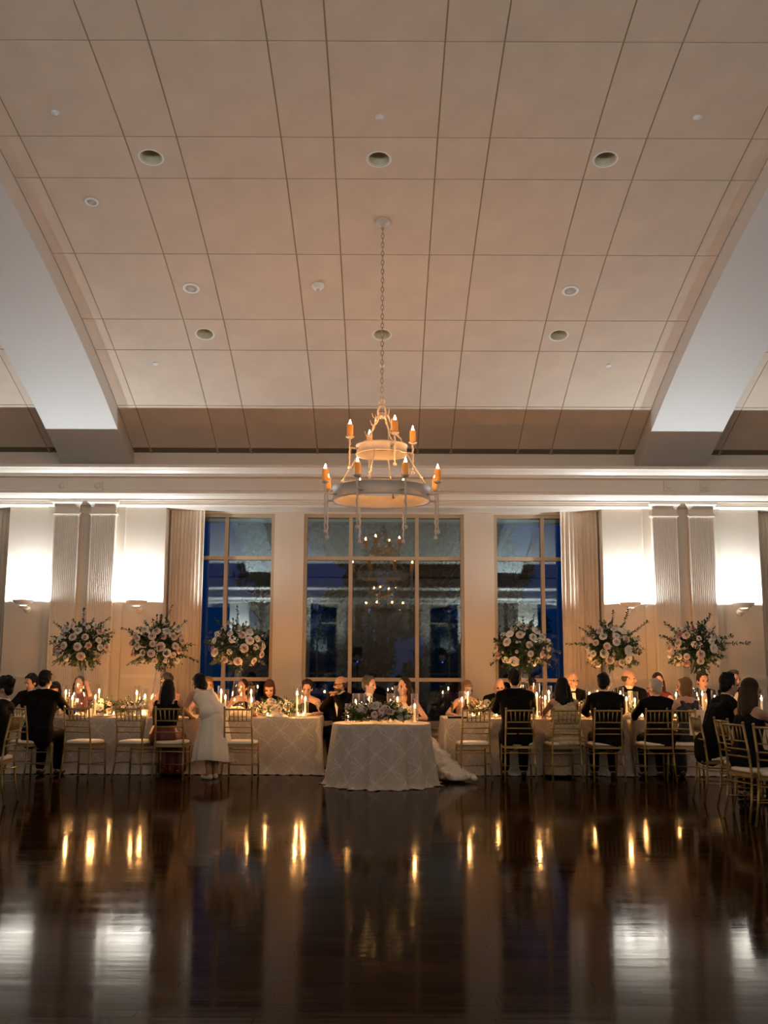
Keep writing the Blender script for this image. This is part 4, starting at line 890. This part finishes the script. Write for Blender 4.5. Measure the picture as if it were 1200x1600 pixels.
o = tag(MB().box((0, 0, 0), (.05, .03, .22)).box((.012, -.004, .0), (.03, .034, .20)).build('rolled_napkin', 'napkin_cloth', None, False, (xat(763, 14.3, 1140), 14.33, .63)), 'folded white napkin hanging beside the dark-haired man', 'napkin'); o.rotation_euler = (0, R(28), 0)

# ================================================================== people
TMP = bpy.data.scenes.new('remesh_bench')
def remesh(mb, voxel, smooth=3, name='body'):
    me = bpy.data.meshes.new('t'); me.from_pydata([tuple(q) for q in mb.v], [], mb.f)
    o = bpy.data.objects.new('t', me); TMP.collection.objects.link(o)
    m = o.modifiers.new('r', 'REMESH'); m.mode = 'VOXEL'; m.voxel_size = voxel; m.use_smooth_shade = True
    if smooth: s = o.modifiers.new('s', 'SMOOTH'); s.iterations = smooth; s.factor = .5
    vl = TMP.view_layers[0]; vl.update(); dg = vl.depsgraph
    out = bpy.data.meshes.new_from_object(o.evaluated_get(dg)); out.name = name
    bpy.data.objects.remove(o); bpy.data.meshes.remove(me); return out
def joinmesh(me, mb, name):
    v = [tuple(q.co) for q in me.vertices]; f = [tuple(p.vertices) for p in me.polygons]; k = len(v)
    o = bpy.data.meshes.new(name); o.from_pydata(v+[tuple(q) for q in mb.v], [], f+[tuple(i+k for i in p) for p in mb.f]); o.polygons.foreach_set('use_smooth', [True]*len(o.polygons)); bpy.data.meshes.remove(me); return o
def elbow(S, T, l1, l2, pole):
    d = T-S; L = min(d.length, (l1+l2)*.998); u = d.normalized(); T = S+u*L
    a = (l1*l1-l2*l2+L*L)/(2*L); h = sqrt(max(l1*l1-a*a, 0)); p = pole-u*pole.dot(u); return S+u*a+p.normalized()*h, T
def hand(mb, w, d, side, curl=.6, up=V((0, 0, 1))):
    d = d.normalized(); s = d.cross(up); s = s.normalized() if s.length > .1 else V((1, 0, 0)); n = s.cross(d)
    rot = Matrix((s, d, n)).transposed(); mb.ell(w+d*.045, (.038, .050, .015), rot, 10, 7)
    for k, (off, L) in enumerate(((-.028, .066), (-.009, .074), (.010, .070), (.028, .055))):
        p = w+d*.085+s*off; q = p+(d*cos(curl*.5)-n*sin(curl*.5))*L*.5; e = q+(d*cos(curl*1.3)-n*sin(curl*1.3))*L*.5; mb.tube([p-d*.01, q, e], [.0085, .008, .006], 6)
    p = w+d*.025-s*.034*side; q = p+(d*.6-s*.8*side-n*.3)*.034; mb.tube([p+s*.01*side, q, q+(d*.9-s*.25*side-n*.3)*.03], [.011, .0095, .007], 6)
def person(px, py, Y, yaw, label, skin='fair', hair='black', style='short', outfit='suit', male=True, lean=16, side=0, hy=0, hp=6, ht=0, hands=None, glasses=False, cloth='black_cloth', stand=None, vox=.0105, beard=None, fit=True, curl=.6, poles=None, extra=None):
    wf = 1.0 if male else .86; rr = random.Random(int(px*7+py)); yaw = R(yaw)
    hz = .56 if not stand else stand
    Pv = V((0, 0, hz)); tl = (Matrix.Rotation(R(side), 3, 'Y') @ Matrix.Rotation(-R(lean), 3, 'X')) @ V((0, 0, 1)); tf = (Matrix.Rotation(R(side), 3, 'Y') @ Matrix.Rotation(-R(lean), 3, 'X')) @ V((0, 1, 0)); X = V((1, 0, 0))
    TLn = .53 if male else .50; W, C, N = Pv+tl*.17, Pv+tl*.36, Pv+tl*TLn
    nd = (tl+V((0, .0, 1.2))).normalized(); HC = N+nd*.165+tf*.03
    Rh = Matrix.Rotation(R(hy), 3, 'Z') @ Matrix.Rotation(-R(hp), 3, 'X') @ Matrix.Rotation(R(ht), 3, 'Y')
    sh = {s: N-tl*.045+X*s*.185*wf for s in (-1, 1)}; hip = {s: Pv+X*s*.09 for s in (-1, 1)}
    if stand: kn = {s: V((s*.07, .03, hz*.53)) for s in (-1, 1)}; an = {s: V((s*.06-.02, -.02+.05*s, .085)) for s in (-1, 1)}
    else: kn = {s: V((s*.12, .44, .53)) for s in (-1, 1)}; an = {s: V((s*.12, .40, .09)) for s in (-1, 1)}
    hd = {s: V((s*.17, .58, .815)) for s in (-1, 1)}
    if hands: hd.update({s: V(p) for s, p in hands.items()})
    el = {}
    for s in (-1, 1): el[s], hd[s] = elbow(sh[s], hd[s], .285, .255, V((poles or {}).get(s, (s*.75, -.35, -.6))))
    def torso(mb, e, top=True):
        mb.capsule(Pv-tf*.015, .118+e, W-tf*.01, (.108 if male else .09)+e); mb.capsule(W-tf*.01, (.108 if male else .09)+e, C-tf*.005, (.112 if male else .098)+e)
        for s in (-1, 1):
            mb.capsule(Pv+X*s*.075*(1 if male else 1.08), .118+e, W+X*s*.055*wf, (.105 if male else .088)+e); mb.capsule(W+X*s*.055*wf, (.105 if male else .088)+e, C+X*s*.075*wf, (.110 if male else .096)+e)
            if top: mb.capsule(C+X*s*.085*wf, .098*wf+e, sh[s]-X*s*.055-tl*.02, .066+e); mb.capsule(N+tl*.005, .060+e*.6, sh[s], .052*wf+e)
            elif not male: mb.ell(C+X*s*.062+tf*.075-tl*.01, (.062+e*.5, .055+e*.5, .06+e*.5))
        if not male and top: 
            for s in (-1, 1): mb.ell(C+X*s*.062+tf*.075-tl*.01, (.06+e*.5, .05+e*.5, .055+e*.5))
    def arm(mb, e, s, end=1.0):
        w = el[s].lerp(hd[s], end); mb.capsule(sh[s], .050*wf+e, el[s], .039*wf+e); mb.capsule(el[s], .039*wf+e, w, .027*wf+e+.006*(1-end)*6)
    def legs(mb, e, s, end=1.0):
        mb.capsule(hip[s], .092+e, kn[s], .060+e); mb.capsule(kn[s], .058+e, kn[s].lerp(an[s], end), .040+e)
    # body
    b = MB(); torso(b, 0); b.capsule(N-tl*.03, .058*wf, HC-nd*.06, .050*wf)
    for s in (-1, 1): arm(b, 0, s); legs(b, 0, s); b.capsule(an[s]-V((0, .02, .035)), .036, an[s]+V((s*.015, .13, -.05)), .028)
    def hp_(p): return HC+Rh @ V(p)
    def E(mb, p, r): mb.ell(hp_(p), r, Rh)
    E(b, (0, -.012, .032), (.074, .094, .098)); E(b, (0, .022, -.038), (.058, .066, .078)); E(b, (0, .056, -.098), (.024, .022, .018)); E(b, (0, .072, .030), (.052, .020, .016)); E(b, (0, .103, -.026), (.013, .017, .014)); E(b, (0, .092, -.005), (.010, .014, .028))
    for s in (-1, 1): E(b, (s*.077, -.006, -.012), (.012, .022, .032)); E(b, (s*.036, .062, -.03), (.026, .022, .024))
    hm = MB()
    for s in (-1, 1): hand(hm, hd[s]-(hd[s]-el[s]).normalized()*.01, hd[s]-el[s], s, curl)
    root = thing('person', label, 'person'); body = joinmesh(remesh(b, vox, 2), hm, 'body'); link('body', body, 'skin_'+skin, root)
    ey = MB(); E(ey, (-.030, .078, .010), (.013, .011, .008)); E(ey, (.030, .078, .010), (.013, .011, .008)); ey.build('eyes', 'eye', root, True)
    lp = MB(); E(lp, (0, .084, -.066), (.021, .010, .007)); lp.build('lips', 'lip', root, True)
    br = MB(); E(br, (-.031, .088, .031), (.019, .007, .004)); E(br, (.031, .088, .031), (.019, .007, .004)); br.build('eyebrows', 'hair_'+(hair if hair != 'blonde' else 'brown'), root, True)
    # hair
    h = MB()
    if style not in ('bald', 'fringe'):
        E(h, (0, -.026, .046), (.083, .094, .097)); E(h, (0, -.052, -.012), (.070, .056, .070))
        for s in (-1, 1): E(h, (s*.062, -.018, .022), (.026, .050, .055))
    if style == 'fringe':
        E(h, (0, -.056, -.004), (.076, .060, .052))
        for s in (-1, 1): E(h, (s*.064, -.026, .0), (.022, .050, .036))
    if style == 'curly':
        for k in range(46): d = V((rr.gauss(0, 1), rr.gauss(-.3, 1), abs(rr.gauss(.2, 1)))).normalized(); E(h, (d.x*.082, -.026+d.y*.094, .044+d.z*.094), (.022, .022, .020))
    if style == 'short':
        for k in range(14): d = V((rr.gauss(0, .6), rr.gauss(.35, .5), 1)).normalized(); E(h, (d.x*.074, -.016+d.y*.088, .048+d.z*.090), (.024, .030, .016))
    if style == 'bob':
        E(h, (0, -.058, -.05), (.082, .056, .088))
        for s in (-1, 1): E(h, (s*.068, -.004, -.042), (.026, .056, .082))
        E(h, (0, .040, .092), (.060, .040, .030))
    if style == 'updo':
        E(h, (0, -.098, .060), (.055, .048, .050))
        for k in range(24): d = V((rr.gauss(0, 1), rr.gauss(-.4, .8), rr.gauss(.5, .8))).normalized(); E(h, (d.x*.080, -.026+d.y*.092, .046+d.z*.090), (.024, .024, .020))
    if style in ('long', 'wavy'):
        Ln = .34 if style == 'long' else .32; dn = (V((0, 0, -1))*.8-tl*.6).normalized(); bk = -(Rh @ V((0, 1, 0))); bk.z = 0
        for k in range(30):
            a = R(rr.uniform(-105, 105)); p = HC+Rh @ V((sin(a)*.078, -.026-cos(a)*.070, .02)); out = (p-HC); out.z = 0; l = Ln*rr.uniform(.75, 1.08)
            q = p+dn*.12+out*.25; e = p+dn*l+out*.12+tf*-.02+X*rr.uniform(-.02, .02)
            if style == 'wavy': m = q.lerp(e, .5)+X*.02*(-1)**k; h.tube([p, q, m, e], [.024, .026, .025, .010], 7); h.ell(m, (.030, .026, .03)); h.ell(q, (.032, .028, .03))
            else: h.tube([p, q, q.lerp(e, .6), e], [.024, .023, .018, .006], 7)
    if style != 'bald': link('hair', remesh(h, .0085, 1, 'hair'), 'hair_'+hair, root)
    if beard: bd = MB(); E(bd, (0, .034, -.076), (.060, .062, .058)); E(bd, (0, .078, -.050), (.030, .018, .008)); link('beard', remesh(bd, .009, 1, 'beard'), 'hair_'+beard, root)
    if glasses:
        g = MB()
        for s in (-1, 1):
            c = [hp_((s*.032+.021*cos(t), .099, .008+.017*sin(t))) for t in [2*pi*i/10 for i in range(11)]]; g.tube(c, .0028, 5, cap=False); g.tube([hp_((s*.053, .097, .012)), hp_((s*.078, .01, .010))], .0028, 5)
        g.tube([hp_((-.011, .101, .012)), hp_((.011, .101, .012))], .0026, 5); g.build('glasses', 'black_plastic', root, True)
    # clothing
    if outfit in ('suit', 'tux'):
        j = MB(); torso(j, .020)
        for s in (-1, 1): arm(j, .017, s, .90); j.capsule(Pv+X*s*.08+V((0, -.02, .04)), .122, Pv+X*s*.085+V((0, -.03, -.08)), .115)
        j.ell(Pv+V((0, -.03, -.06)), (.185, .125, .10)); link('jacket', remesh(j, .012, 3, 'jacket'), cloth, root)
        t = MB()
        for s in (-1, 1): legs(t, .020, s, .93)
        link('trousers', remesh(t, .013, 2, 'trousers'), cloth, root)
        c = MB(); cc = N+tl*.045
        ax = (nd+tl).normalized(); c.lathe([(.060, -.026), (.066, -.026), (.063, .020), (.057, .022)], 20, tuple(cc+tf*.008), axis=tuple(ax), close=True); c.build('shirt_collar', 'shirt_white', root, True)
        for s in (-1, 1):
            d = (hd[s]-el[s]).normalized(); MB().lathe([(.034, -.016), (.038, -.016), (.037, .014), (.033, .014)], 14, tuple(el[s].lerp(hd[s], .93)), axis=tuple(d), close=True).build('cuff', 'shirt_white', root, True)
        f = MB(); f.add([tuple(N+tf*.085+tl*.0-X*.035), tuple(N+tf*.085+X*.035), tuple(C+tf*.137+tl*.05+X*.036), tuple(C+tf*.140-tl*.14), tuple(C+tf*.137+tl*.05-X*.036), tuple(C+tf*.150+tl*.05)], [(0, 1, 5), (1, 2, 5), (2, 3, 5), (3, 4, 5), (4, 0, 5)]); f.build('shirt_front', 'shirt_white', root, True)
        bt = MB(); kc = N+tf*.090+tl*.012; bt.ell(kc, (.011, .010, .010))
        for s in (-1, 1): bt.tube([kc, kc+X*s*.022, kc+X*s*.045], [.006, .014, .019], 6)
        bt.build('bow_tie', 'black_cloth', root, True)
    else:
        j = MB(); torso(j, .012, outfit == 'straps')
        if outfit == 'straps': pass
        elif outfit == 'wide_straps':
            for s in (-1, 1): j.tube([C+X*s*.075+tf*.10, sh[s]-X*s*.045+tl*.03+tf*.02, sh[s]-X*s*.05+tl*.0-tf*.08, C+X*s*.06-tf*.09-tl*.05], [.028, .030, .030, .03], 8)
        if not stand:
            for s in (-1, 1): legs(j, .028, s, .2); j.capsule(kn[s]+V((0, .0, -.03)), .085, V((s*.13, .44, .10)), .09)
            j.capsule((0, .30, .53), .10, (0, .43, .49), .09); j.capsule((0, .44, .48), .10, (0, .47, .10), .11)
        link('dress', remesh(j, .013, 3, 'dress'), cloth, root)
    sm = 'shoe_leather' if not stand else 'sandal'
    for s in (-1, 1): MB().capsule(an[s]+V((0, -.035, -.05)), .036, an[s]+V((s*.018, .15, -.058)), .030).build('shoe', sm, root, True)
    if extra: extra(root, dict(P=Pv, W=W, C=C, N=N, HC=HC, Rh=Rh, tl=tl, tf=tf, sh=sh, el=el, hd=hd))
    # put the head where the photograph shows it
    tgt = at(px, py, Y); k = max(.95, min(1.05, tgt.z/HC.z)) if fit else 1.0
    q = Matrix.Rotation(yaw, 3, 'Z') @ (HC*k); root.location = (tgt.x-q.x, tgt.y-q.y, 0); root.rotation_euler = (0, 0, yaw); root.scale = (k, k, k); return root
def far_chair(p, lab): put_chair(p.location.x, p.location.y+.03, 180, lab, 'chairs behind the long tables')
NY, FY = 14.0, 15.74
# --- guests on the near side
person(6, 1076, 11.30, 92, 'man in a dark suit with dark curly hair at the left picture edge, facing left', 'tan', 'black', 'curly', cloth='charcoal_cloth', lean=-12, hp=2, hy=6)
person(71, 1064, NY-.02, -6, 'man in a black suit with his back turned, leftmost at the long table', 'fair', 'black', 'short', lean=12, hy=-12)
person(263, 1077, NY, -4, 'woman with long dark hair in a red and black gown, back turned', 'tan', 'black', 'long', 'strapless', False, cloth='red_silk', lean=13, hy=-6, hp=16, hands={1: (.26, .56, .80)},
       extra=lambda r, J: [link('black_bodice', remesh((lambda m: (m.capsule(J['W']-J['tl']*.03, .124, J['C']-J['tl']*.02, .130), [(m.capsule(J['W']+V((q*.05, 0, 0)), .116, J['C']+V((q*.07, 0, 0))-J['tl']*.02, .126), m.capsule(J['C']+V((q*.10, 0, 0)), .085, J['sh'][q]-V((q*.03, 0, 0)), .058)) for q in (-1, 1)], m)[-1])(MB()), .013, 3, 'black_bodice'), 'black_cloth', r)])
def girl_extra(r, J):
    n = 64; vs = []; fs = []; lev = [(J['W'].z+.03, .115, .10), (J['P'].z+.06, .15, .135), (J['P'].z-.06, .175, .17), (.60, .215, .20), (.42, .25, .24), (.26, .275, .27), (.245, .268, .262)]
    for l, (z, rx, ry) in enumerate(lev):
        u = max(0, (J['P'].z-z)/.6)
        for i in range(n):
            a = 2*pi*i/n; w = 1+u*(.06*sin(9*a+.5)+.04*sin(15*a)); off = J['W']*(1 if l == 0 else 0); oy = J['W'].y*max(0, (z-J['P'].z)/.2) if l < 2 else 0
            vs.append((rx*w*cos(a)-.03*u, oy+ry*w*sin(a)-.06*u, z+(.02*sin(2*a) if l > 4 else 0)))
    for l in range(len(lev)-1):
        for i in range(n): k = (i+1) % n; fs.append((l*n+i, l*n+k, (l+1)*n+k, (l+1)*n+i))
    MB().add(vs, fs).build('skirt', 'white_dress', r, True)
person(311, 1079, 14.28, 34, 'girl in a sleeveless white dress leaning over the table', 'tan', 'black', 'bob', 'wide_straps', False, cloth='white_dress', stand=.84, lean=58, hp=30, hy=14, hands={-1: (-.12, .58, .80), 1: (.16, .60, .80)}, fit=False, extra=girl_extra)
person(804, 1062, NY, -2, 'dark-haired man in a black suit with his back turned, next to the empty right chair', 'tan', 'black', 'short', lean=14, hp=12)
def ruffles(r, J):
    for k in range(9):
        t = -.10+.055*k; c = J['P']+J['tl']*t; n = 56; vs = []; fs = []; rx = (.215, .215, .21, .195, .185, .18, .18, .178, .16)[k]; ry = (.17, .165, .155, .145, .14, .14, .145, .145, .135)[k]
        for l, (dz, g) in enumerate(((.05, .93), (.022, 1.02), (-.006, 1.10), (-.022, 1.07))):
            for i in range(n):
                a = 2*pi*i/n; w = g*(1+(.035*sin(17*a+k)+.02*sin(29*a+2*k))*(l/3)); p = c+J['tl']*dz+V((1, 0, 0))*rx*w*cos(a)+J['tf']*ry*w*sin(a); vs.append(tuple(p))
        for l in range(3):
            for i in range(n): q = (i+1) % n; fs.append((l*n+i, l*n+q, (l+1)*n+q, (l+1)*n+i))
        MB().add(vs, fs).build('ruffle', 'gold_ruffle', r, True)
    for k in range(7):
        z = .46-.065*k; n = 60; vs = []; fs = []
        for l, (dz, g) in enumerate(((.04, .96), (0, 1.05), (-.03, 1.08))):
            for i in range(n): a = 2*pi*i/n; w = g*(1+.05*sin(19*a+k)*(l/2)); vs.append((.155*w*cos(a)*(1+.06*k), .42+.17*w*sin(a), z+dz))
        for l in range(2):
            for i in range(n): q = (i+1) % n; fs.append((l*n+i, l*n+q, (l+1)*n+q, (l+1)*n+i))
        MB().add(vs, fs).build('skirt_ruffle', 'gold_ruffle', r, True)
person(879, 1074, NY, 3, 'woman with wavy black hair in a ruffled pale gold dress, back turned', 'tan', 'black', 'wavy', 'strapless', False, cloth='gold_ruffle', lean=12, hy=-14, hp=4, extra=ruffles)
person(944, 1068, NY, -3, 'short-haired man in a black suit with his back turned, below the fifth tall vase', 'tan', 'black', 'short', lean=14, hy=-32, hp=4)
person(1023, 1076, NY, 4, 'grey-haired man in glasses and a dark suit, looking left', 'fair', 'white', 'short', lean=14, hy=42, hp=4, glasses=True)
person(1069, 1074, NY, 18, 'woman with a blonde bob in a dark sequined V-back dress, facing left', 'fair', 'blonde', 'bob', 'wide_straps', False, cloth='sequin', lean=6, hy=38, hp=2, hands={-1: (-.20, .36, .72), 1: (.1, .5, .80)})
# --- guests on the side tables
person(1139, 1071, 11.75, -84, 'man with cropped dark hair in a black suit, facing right, at the right side table', 'tan', 'black', 'short', lean=20, hp=6, hy=10)
person(1174, 1081, 10.45, -68, 'woman with long dark hair in an off-shoulder navy dress at the right side table', 'tan', 'brown', 'long', 'strapless', False, cloth='navy_cloth', lean=6, hp=10, hy=-8)
person(1262, 1084, 9.98, -56, 'guest in a dark suit cut by the right picture edge', 'tan', 'black', 'short', lean=10, hp=8)
# --- guests across the tables
def tattoo(r, J):
    a, b = J['sh'][1], J['el'][1]; d = (b-a).normalized(); t = MB(); o = d.cross(V((0, 0, 1))).normalized(); u = o.cross(d); rr = random.Random(9)
    for k in range(7):
        pts = []
        for i in range(6):
            an = .5+.35*k+.16*i; q = a+d*(.06+.012*k+.020*i+.012*sin(2*i+k)); pts.append(q+(o*cos(an)+u*sin(an))*.0435)
        t.tube(pts, .0035, 5)
    t.build('tattoo', 'eye', r, True)
F = [
 dict(a=(49, 1067, FY, 172), label='dark-haired man leaning in behind the leftmost suited back', skin='fair', hair='black', hy=-30, lean=20, hp=14, side=0),
 dict(a=(86, 1083, FY-.1, 180), label='small dark-haired guest half hidden beside the leftmost candles', skin='tan', hair='black', style='bob', outfit='straps', male=False, cloth='burgundy', lean=26, hp=30),
 dict(a=(124, 1070, FY, 182), label='woman in burgundy behind the first tall vase, one arm raised', skin='fair', hair='brown', style='long', outfit='straps', male=False, cloth='burgundy', lean=8, hp=6, hands={-1: (-.13, .16, 1.22)}, poles={-1: (-.5, .8, -.9)}),
 dict(a=(260, 1067, FY, 184), label='grey-blonde woman in glasses and a peach top behind the second tall vase', skin='fair', hair='darkgrey', style='curly', outfit='straps', male=False, cloth='peach_cloth', lean=10, hy=-18, glasses=True),
 dict(a=(325, 1071, FY+.05, 178), label='fair-haired guest almost hidden behind the leaning girl', skin='fair', hair='blonde', style='bob', outfit='straps', male=False, cloth='peach_cloth', lean=14, hy=20, hp=8),
 dict(a=(379, 1075, FY, 180), label='dark-haired woman just right of the third tall vase', skin='fair', hair='brown', style='long', outfit='strapless', male=False, cloth='black_cloth', lean=12, hy=-24, hp=6),
 dict(a=(421, 1076, FY-.1, 180), label='auburn-haired woman bending down over the white blossoms', skin='fair', hair='auburn', style='bob', outfit='straps', male=False, cloth='black_cloth', lean=24, hp=34),
 dict(a=(480, 1076, FY-.05, 172), label='bare-shouldered woman with curly brown updo at the end of the inner left table', skin='fair', hair='brown', style='updo', outfit='strapless', male=False, cloth='black_cloth', lean=18, hp=22, hy=6),
 dict(a=(532, 1070, 15.35, 140), label='balding man in a tuxedo and glasses with hands clasped before his mouth', skin='tan', hair='darkgrey', style='fringe', outfit='tux', lean=6, hy=-34, hp=4, glasses=True, beard='darkgrey', hands={-1: (-.06, .27, 1.08), 1: (.02, .28, 1.08)}, curl=1.0),
 dict(a=(577, 1071, 14.20, 186), label='groom with short grey hair in a dark suit, turned to the bride', skin='fair', hair='grey', style='short', outfit='tux', lean=6, hy=58, hp=4, hands={-1: (-.17, .42, .80), 1: (.17, .42, .80)}),
 dict(a=(730, 1077, FY, 186), label='blonde woman with a tattooed bare shoulder beside the empty right chair', skin='fair', hair='blonde', style='bob', outfit='strapless', male=False, cloth='peach_cloth', lean=16, hp=24, hy=14, hands={1: (.27, .50, .81)}, extra=tattoo),
 dict(a=(780, 1073, FY, 180), label='bald man in a tuxedo looking down, left of the dark-haired back', skin='fair', hair='grey', style='bald', outfit='tux', lean=16, hp=26),
 dict(a=(831, 1075, FY, 180), label='dark-haired guest mostly hidden behind the fourth tall vase', skin='brown', hair='black', style='curly', outfit='straps', male=False, cloth='burgundy', lean=16, hp=14),
 dict(a=(894, 1064, FY, 184), label='bald man in a tuxedo and glasses in front of the right curtain', skin='fair', hair='white', style='fringe', outfit='tux', lean=8, hy=22, hp=4, glasses=True),
 dict(a=(983, 1060, FY, 176), label='man with receding grey hair in a tuxedo, in profile facing right', skin='fair', hair='darkgrey', style='fringe', outfit='tux', lean=8, hy=72, hp=6),
 dict(a=(1028, 1066, FY, 180), label='dark-haired woman peeking out behind the grey-haired man', skin='fair', hair='brown', style='long', outfit='straps', male=False, cloth='burgundy', lean=12, hp=16),
 dict(a=(1098, 1064, FY, 180), label='dark-haired guest behind the farthest-right tall vase', skin='fair', hair='brown', style='short', outfit='suit', lean=10, hy=10, hp=10),
 dict(a=(1147, 1062, FY, 176), label='grey-haired guest glimpsed behind the cropped-hair man', skin='fair', hair='grey', style='short', outfit='suit', lean=6, hy=30),
]
for i, d in enumerate(F):
    a = d.pop('a'); p = person(*a, **d)
    if a[2] > 15.6: far_chair(p, 'gold chair behind the long tables under the %s guest from the left' % ORD[i])
    elif a[2] < 14.5: put_chair(p.location.x-.02, p.location.y+.03, 184, 'gold chair of the groom')
    else: put_chair(p.location.x-.02, p.location.y+.06, 140, 'gold chair of the tuxedoed man with clasped hands')
def bride_extra(r, J):
    rr = random.Random(4); m = MB()
    for k in range(230):
        u = rr.random()**.8; a = rr.uniform(0, 6.28); w = sqrt(rr.random()); h_ = .50*(1-u)**1.25+.05+.05*(1-w); c = V((-.24-.46*u+.17*w*cos(a)*(.6+.6*u), .16+.60*u+.26*w*sin(a)*(.4+.7*u), h_)); m.ell(c, (.05, .05, .04))
        if k % 2: m.tube([c, (c.x, c.y, .03)], [.05, .06], 6)
    m.capsule((-.14, .05, .52), .11, (-.28, .22, .44), .10)
    link('dress_train', remesh(m, .014, 5, 'dress_train'), 'tulle', r)
b = person(631, 1074, 14.22, 184, 'bride with long dark curly hair in a white gown, its train spilling to the floor', 'fair', 'brown', 'wavy', 'strapless', False, cloth='white_dress', lean=8, hy=-48, hp=4, hands={-1: (-.17, .40, .80), 1: (.14, .42, .82)}, extra=bride_extra)
put_chair(b.location.x+.01, b.location.y+.03, 184, 'gold chair of the bride')
bpy.data.scenes.remove(TMP)

# ================================================================== behind the camera and outside
for px, lab in ((560, 'left'), (691, 'right')):
    s = 40.0; Yr = 34.2-1600/40; x = (px-600)/40
    t = thing('loudspeaker', 'black loudspeaker on a tripod behind the camera, the %s one mirrored in the window' % lab, 'speaker', (x, Yr, 0))
    MB().b2((-.17, -.16, 1.68), (.17, .16, 2.28)).build('cabinet', 'black_plastic', t); MB().lathe([(.001, 0), (.12, 0), (.13, .015), (.12, .01), (.001, .005)], 20, (0, .16, 1.87), axis=(0, 1, 0)).build('grille', 'grille', t)
    MB().ell((0, .165, 1.71), (.018, .008, .018)).build('status_light', 'led_blue', t); MB().tube([(0, 0, .3), (0, 0, 1.68)], .018, 8).build('pole', 'black_plastic', t)
    for k in range(3): MB().tube([(0, 0, .75), (.45*cos(2.1*k), .45*sin(2.1*k), .01)], .012, 6).build('leg', 'black_plastic', t)
gd = MB().b2((-45, 17.6, -.5), (45, 75, -.3)).build('ground_outside', 'lawn'); tag(gd, 'dark lawn outside the windows at dusk', 'ground', kind='structure')
def tree(x, y, h, r, seed, label, n=2600, leaf=.13):
    rr = random.Random(seed); t = thing('tree', label, 'tree', (x, y, -.3)); m = MB(); m.tube([(0, 0, 0), (.1, 0, h*.35), (-.1, .1, h*.7), (0, 0, h*.95)], [.22, .17, .10, .03], 8)
    for k in range(9): a = rr.uniform(0, 6.28); z = h*rr.uniform(.25, .75); m.tube([(0, 0, z), (r*.4*cos(a), r*.4*sin(a), z+.5), (r*.8*cos(a), r*.8*sin(a), z+.9)], [.07, .05, .02], 5)
    m.build('trunk', 'bark', t, True); lf = MB()
    blobs = [(rr.uniform(-.7, .7)*r, rr.uniform(-.7, .7)*r, rr.uniform(.12, .95)*h, rr.uniform(.3, .55)*r) for _ in range(30)]
    for k in range(n*4):
        bx, by, bz, br_ = rr.choice(blobs); d = V((rr.gauss(0, 1), rr.gauss(0, 1), rr.gauss(0, 1))).normalized()*br_*rr.random()**.5; p = V((bx, by, bz))+d
        u = V((rr.gauss(0, 1), rr.gauss(0, 1), rr.gauss(0, 1))).normalized(); w = u.orthogonal().normalized(); s = leaf*rr.uniform(.6, 1.3)
        lf.add([tuple(p-u*s), tuple(p+w*s*.45), tuple(p+u*s), tuple(p-w*s*.45)], [(0, 1, 2, 3)])
    tag(lf.build('foliage', 'tree_leaf', t), kind='stuff')
for i, (x, y, h, r, n, lab) in enumerate(((-8.6, 27, 7.5, 2.5, 2600, 'dark tree outside the left window, blue dusk sky beside it'), (-3.15, 28.5, 8.6, 1.15, 1900, 'slim dark tree outside, right part of the left window'), (-.9, 31, 9.8, 1.7, 3000, 'tall dark tree outside, left half of the centre window'),
                                          (1.3, 26.5, 8.8, 1.6, 3000, 'dark tree outside, right half of the centre window'), (3.35, 30, 9.0, 1.25, 2000, 'slim dark tree outside, left part of the right window'), (8.8, 28, 7.0, 2.5, 2400, 'dark tree outside the right window, blue dusk sky beside it'))):
    tree(x, y, h, r, 60+i, lab, n)
for i, x in enumerate((-9, -4.5, 0, 4.5, 9)):
    rr = random.Random(80+i); h = thing('shrub', 'dark garden shrub outside, the %s from the left' % ORD[i], 'shrub', (x, 22.5+rr.uniform(-.5, .5), -.3)); lf = MB()
    for k in range(900):
        d = V((rr.gauss(0, 1), rr.gauss(0, .5), abs(rr.gauss(0, 1)))).normalized()*rr.random()**.35; p = V((d.x*2.3, d.y*.8, d.z*1.5+.05)); u = V((rr.gauss(0, 1), rr.gauss(0, 1), rr.gauss(0, 1))).normalized(); w = u.orthogonal().normalized(); s = .12
        lf.add([tuple(p-u*s), tuple(p+w*s*.5), tuple(p+u*s), tuple(p-w*s*.5)], [(0, 1, 2, 3)])
    tag(lf.build('foliage', 'tree_leaf', h), kind='stuff'); MB().tube([(0, 0, 0), (.1, 0, .5), (.2, .1, 1.1)], [.06, .04, .02], 6).build('stem', 'bark', h)
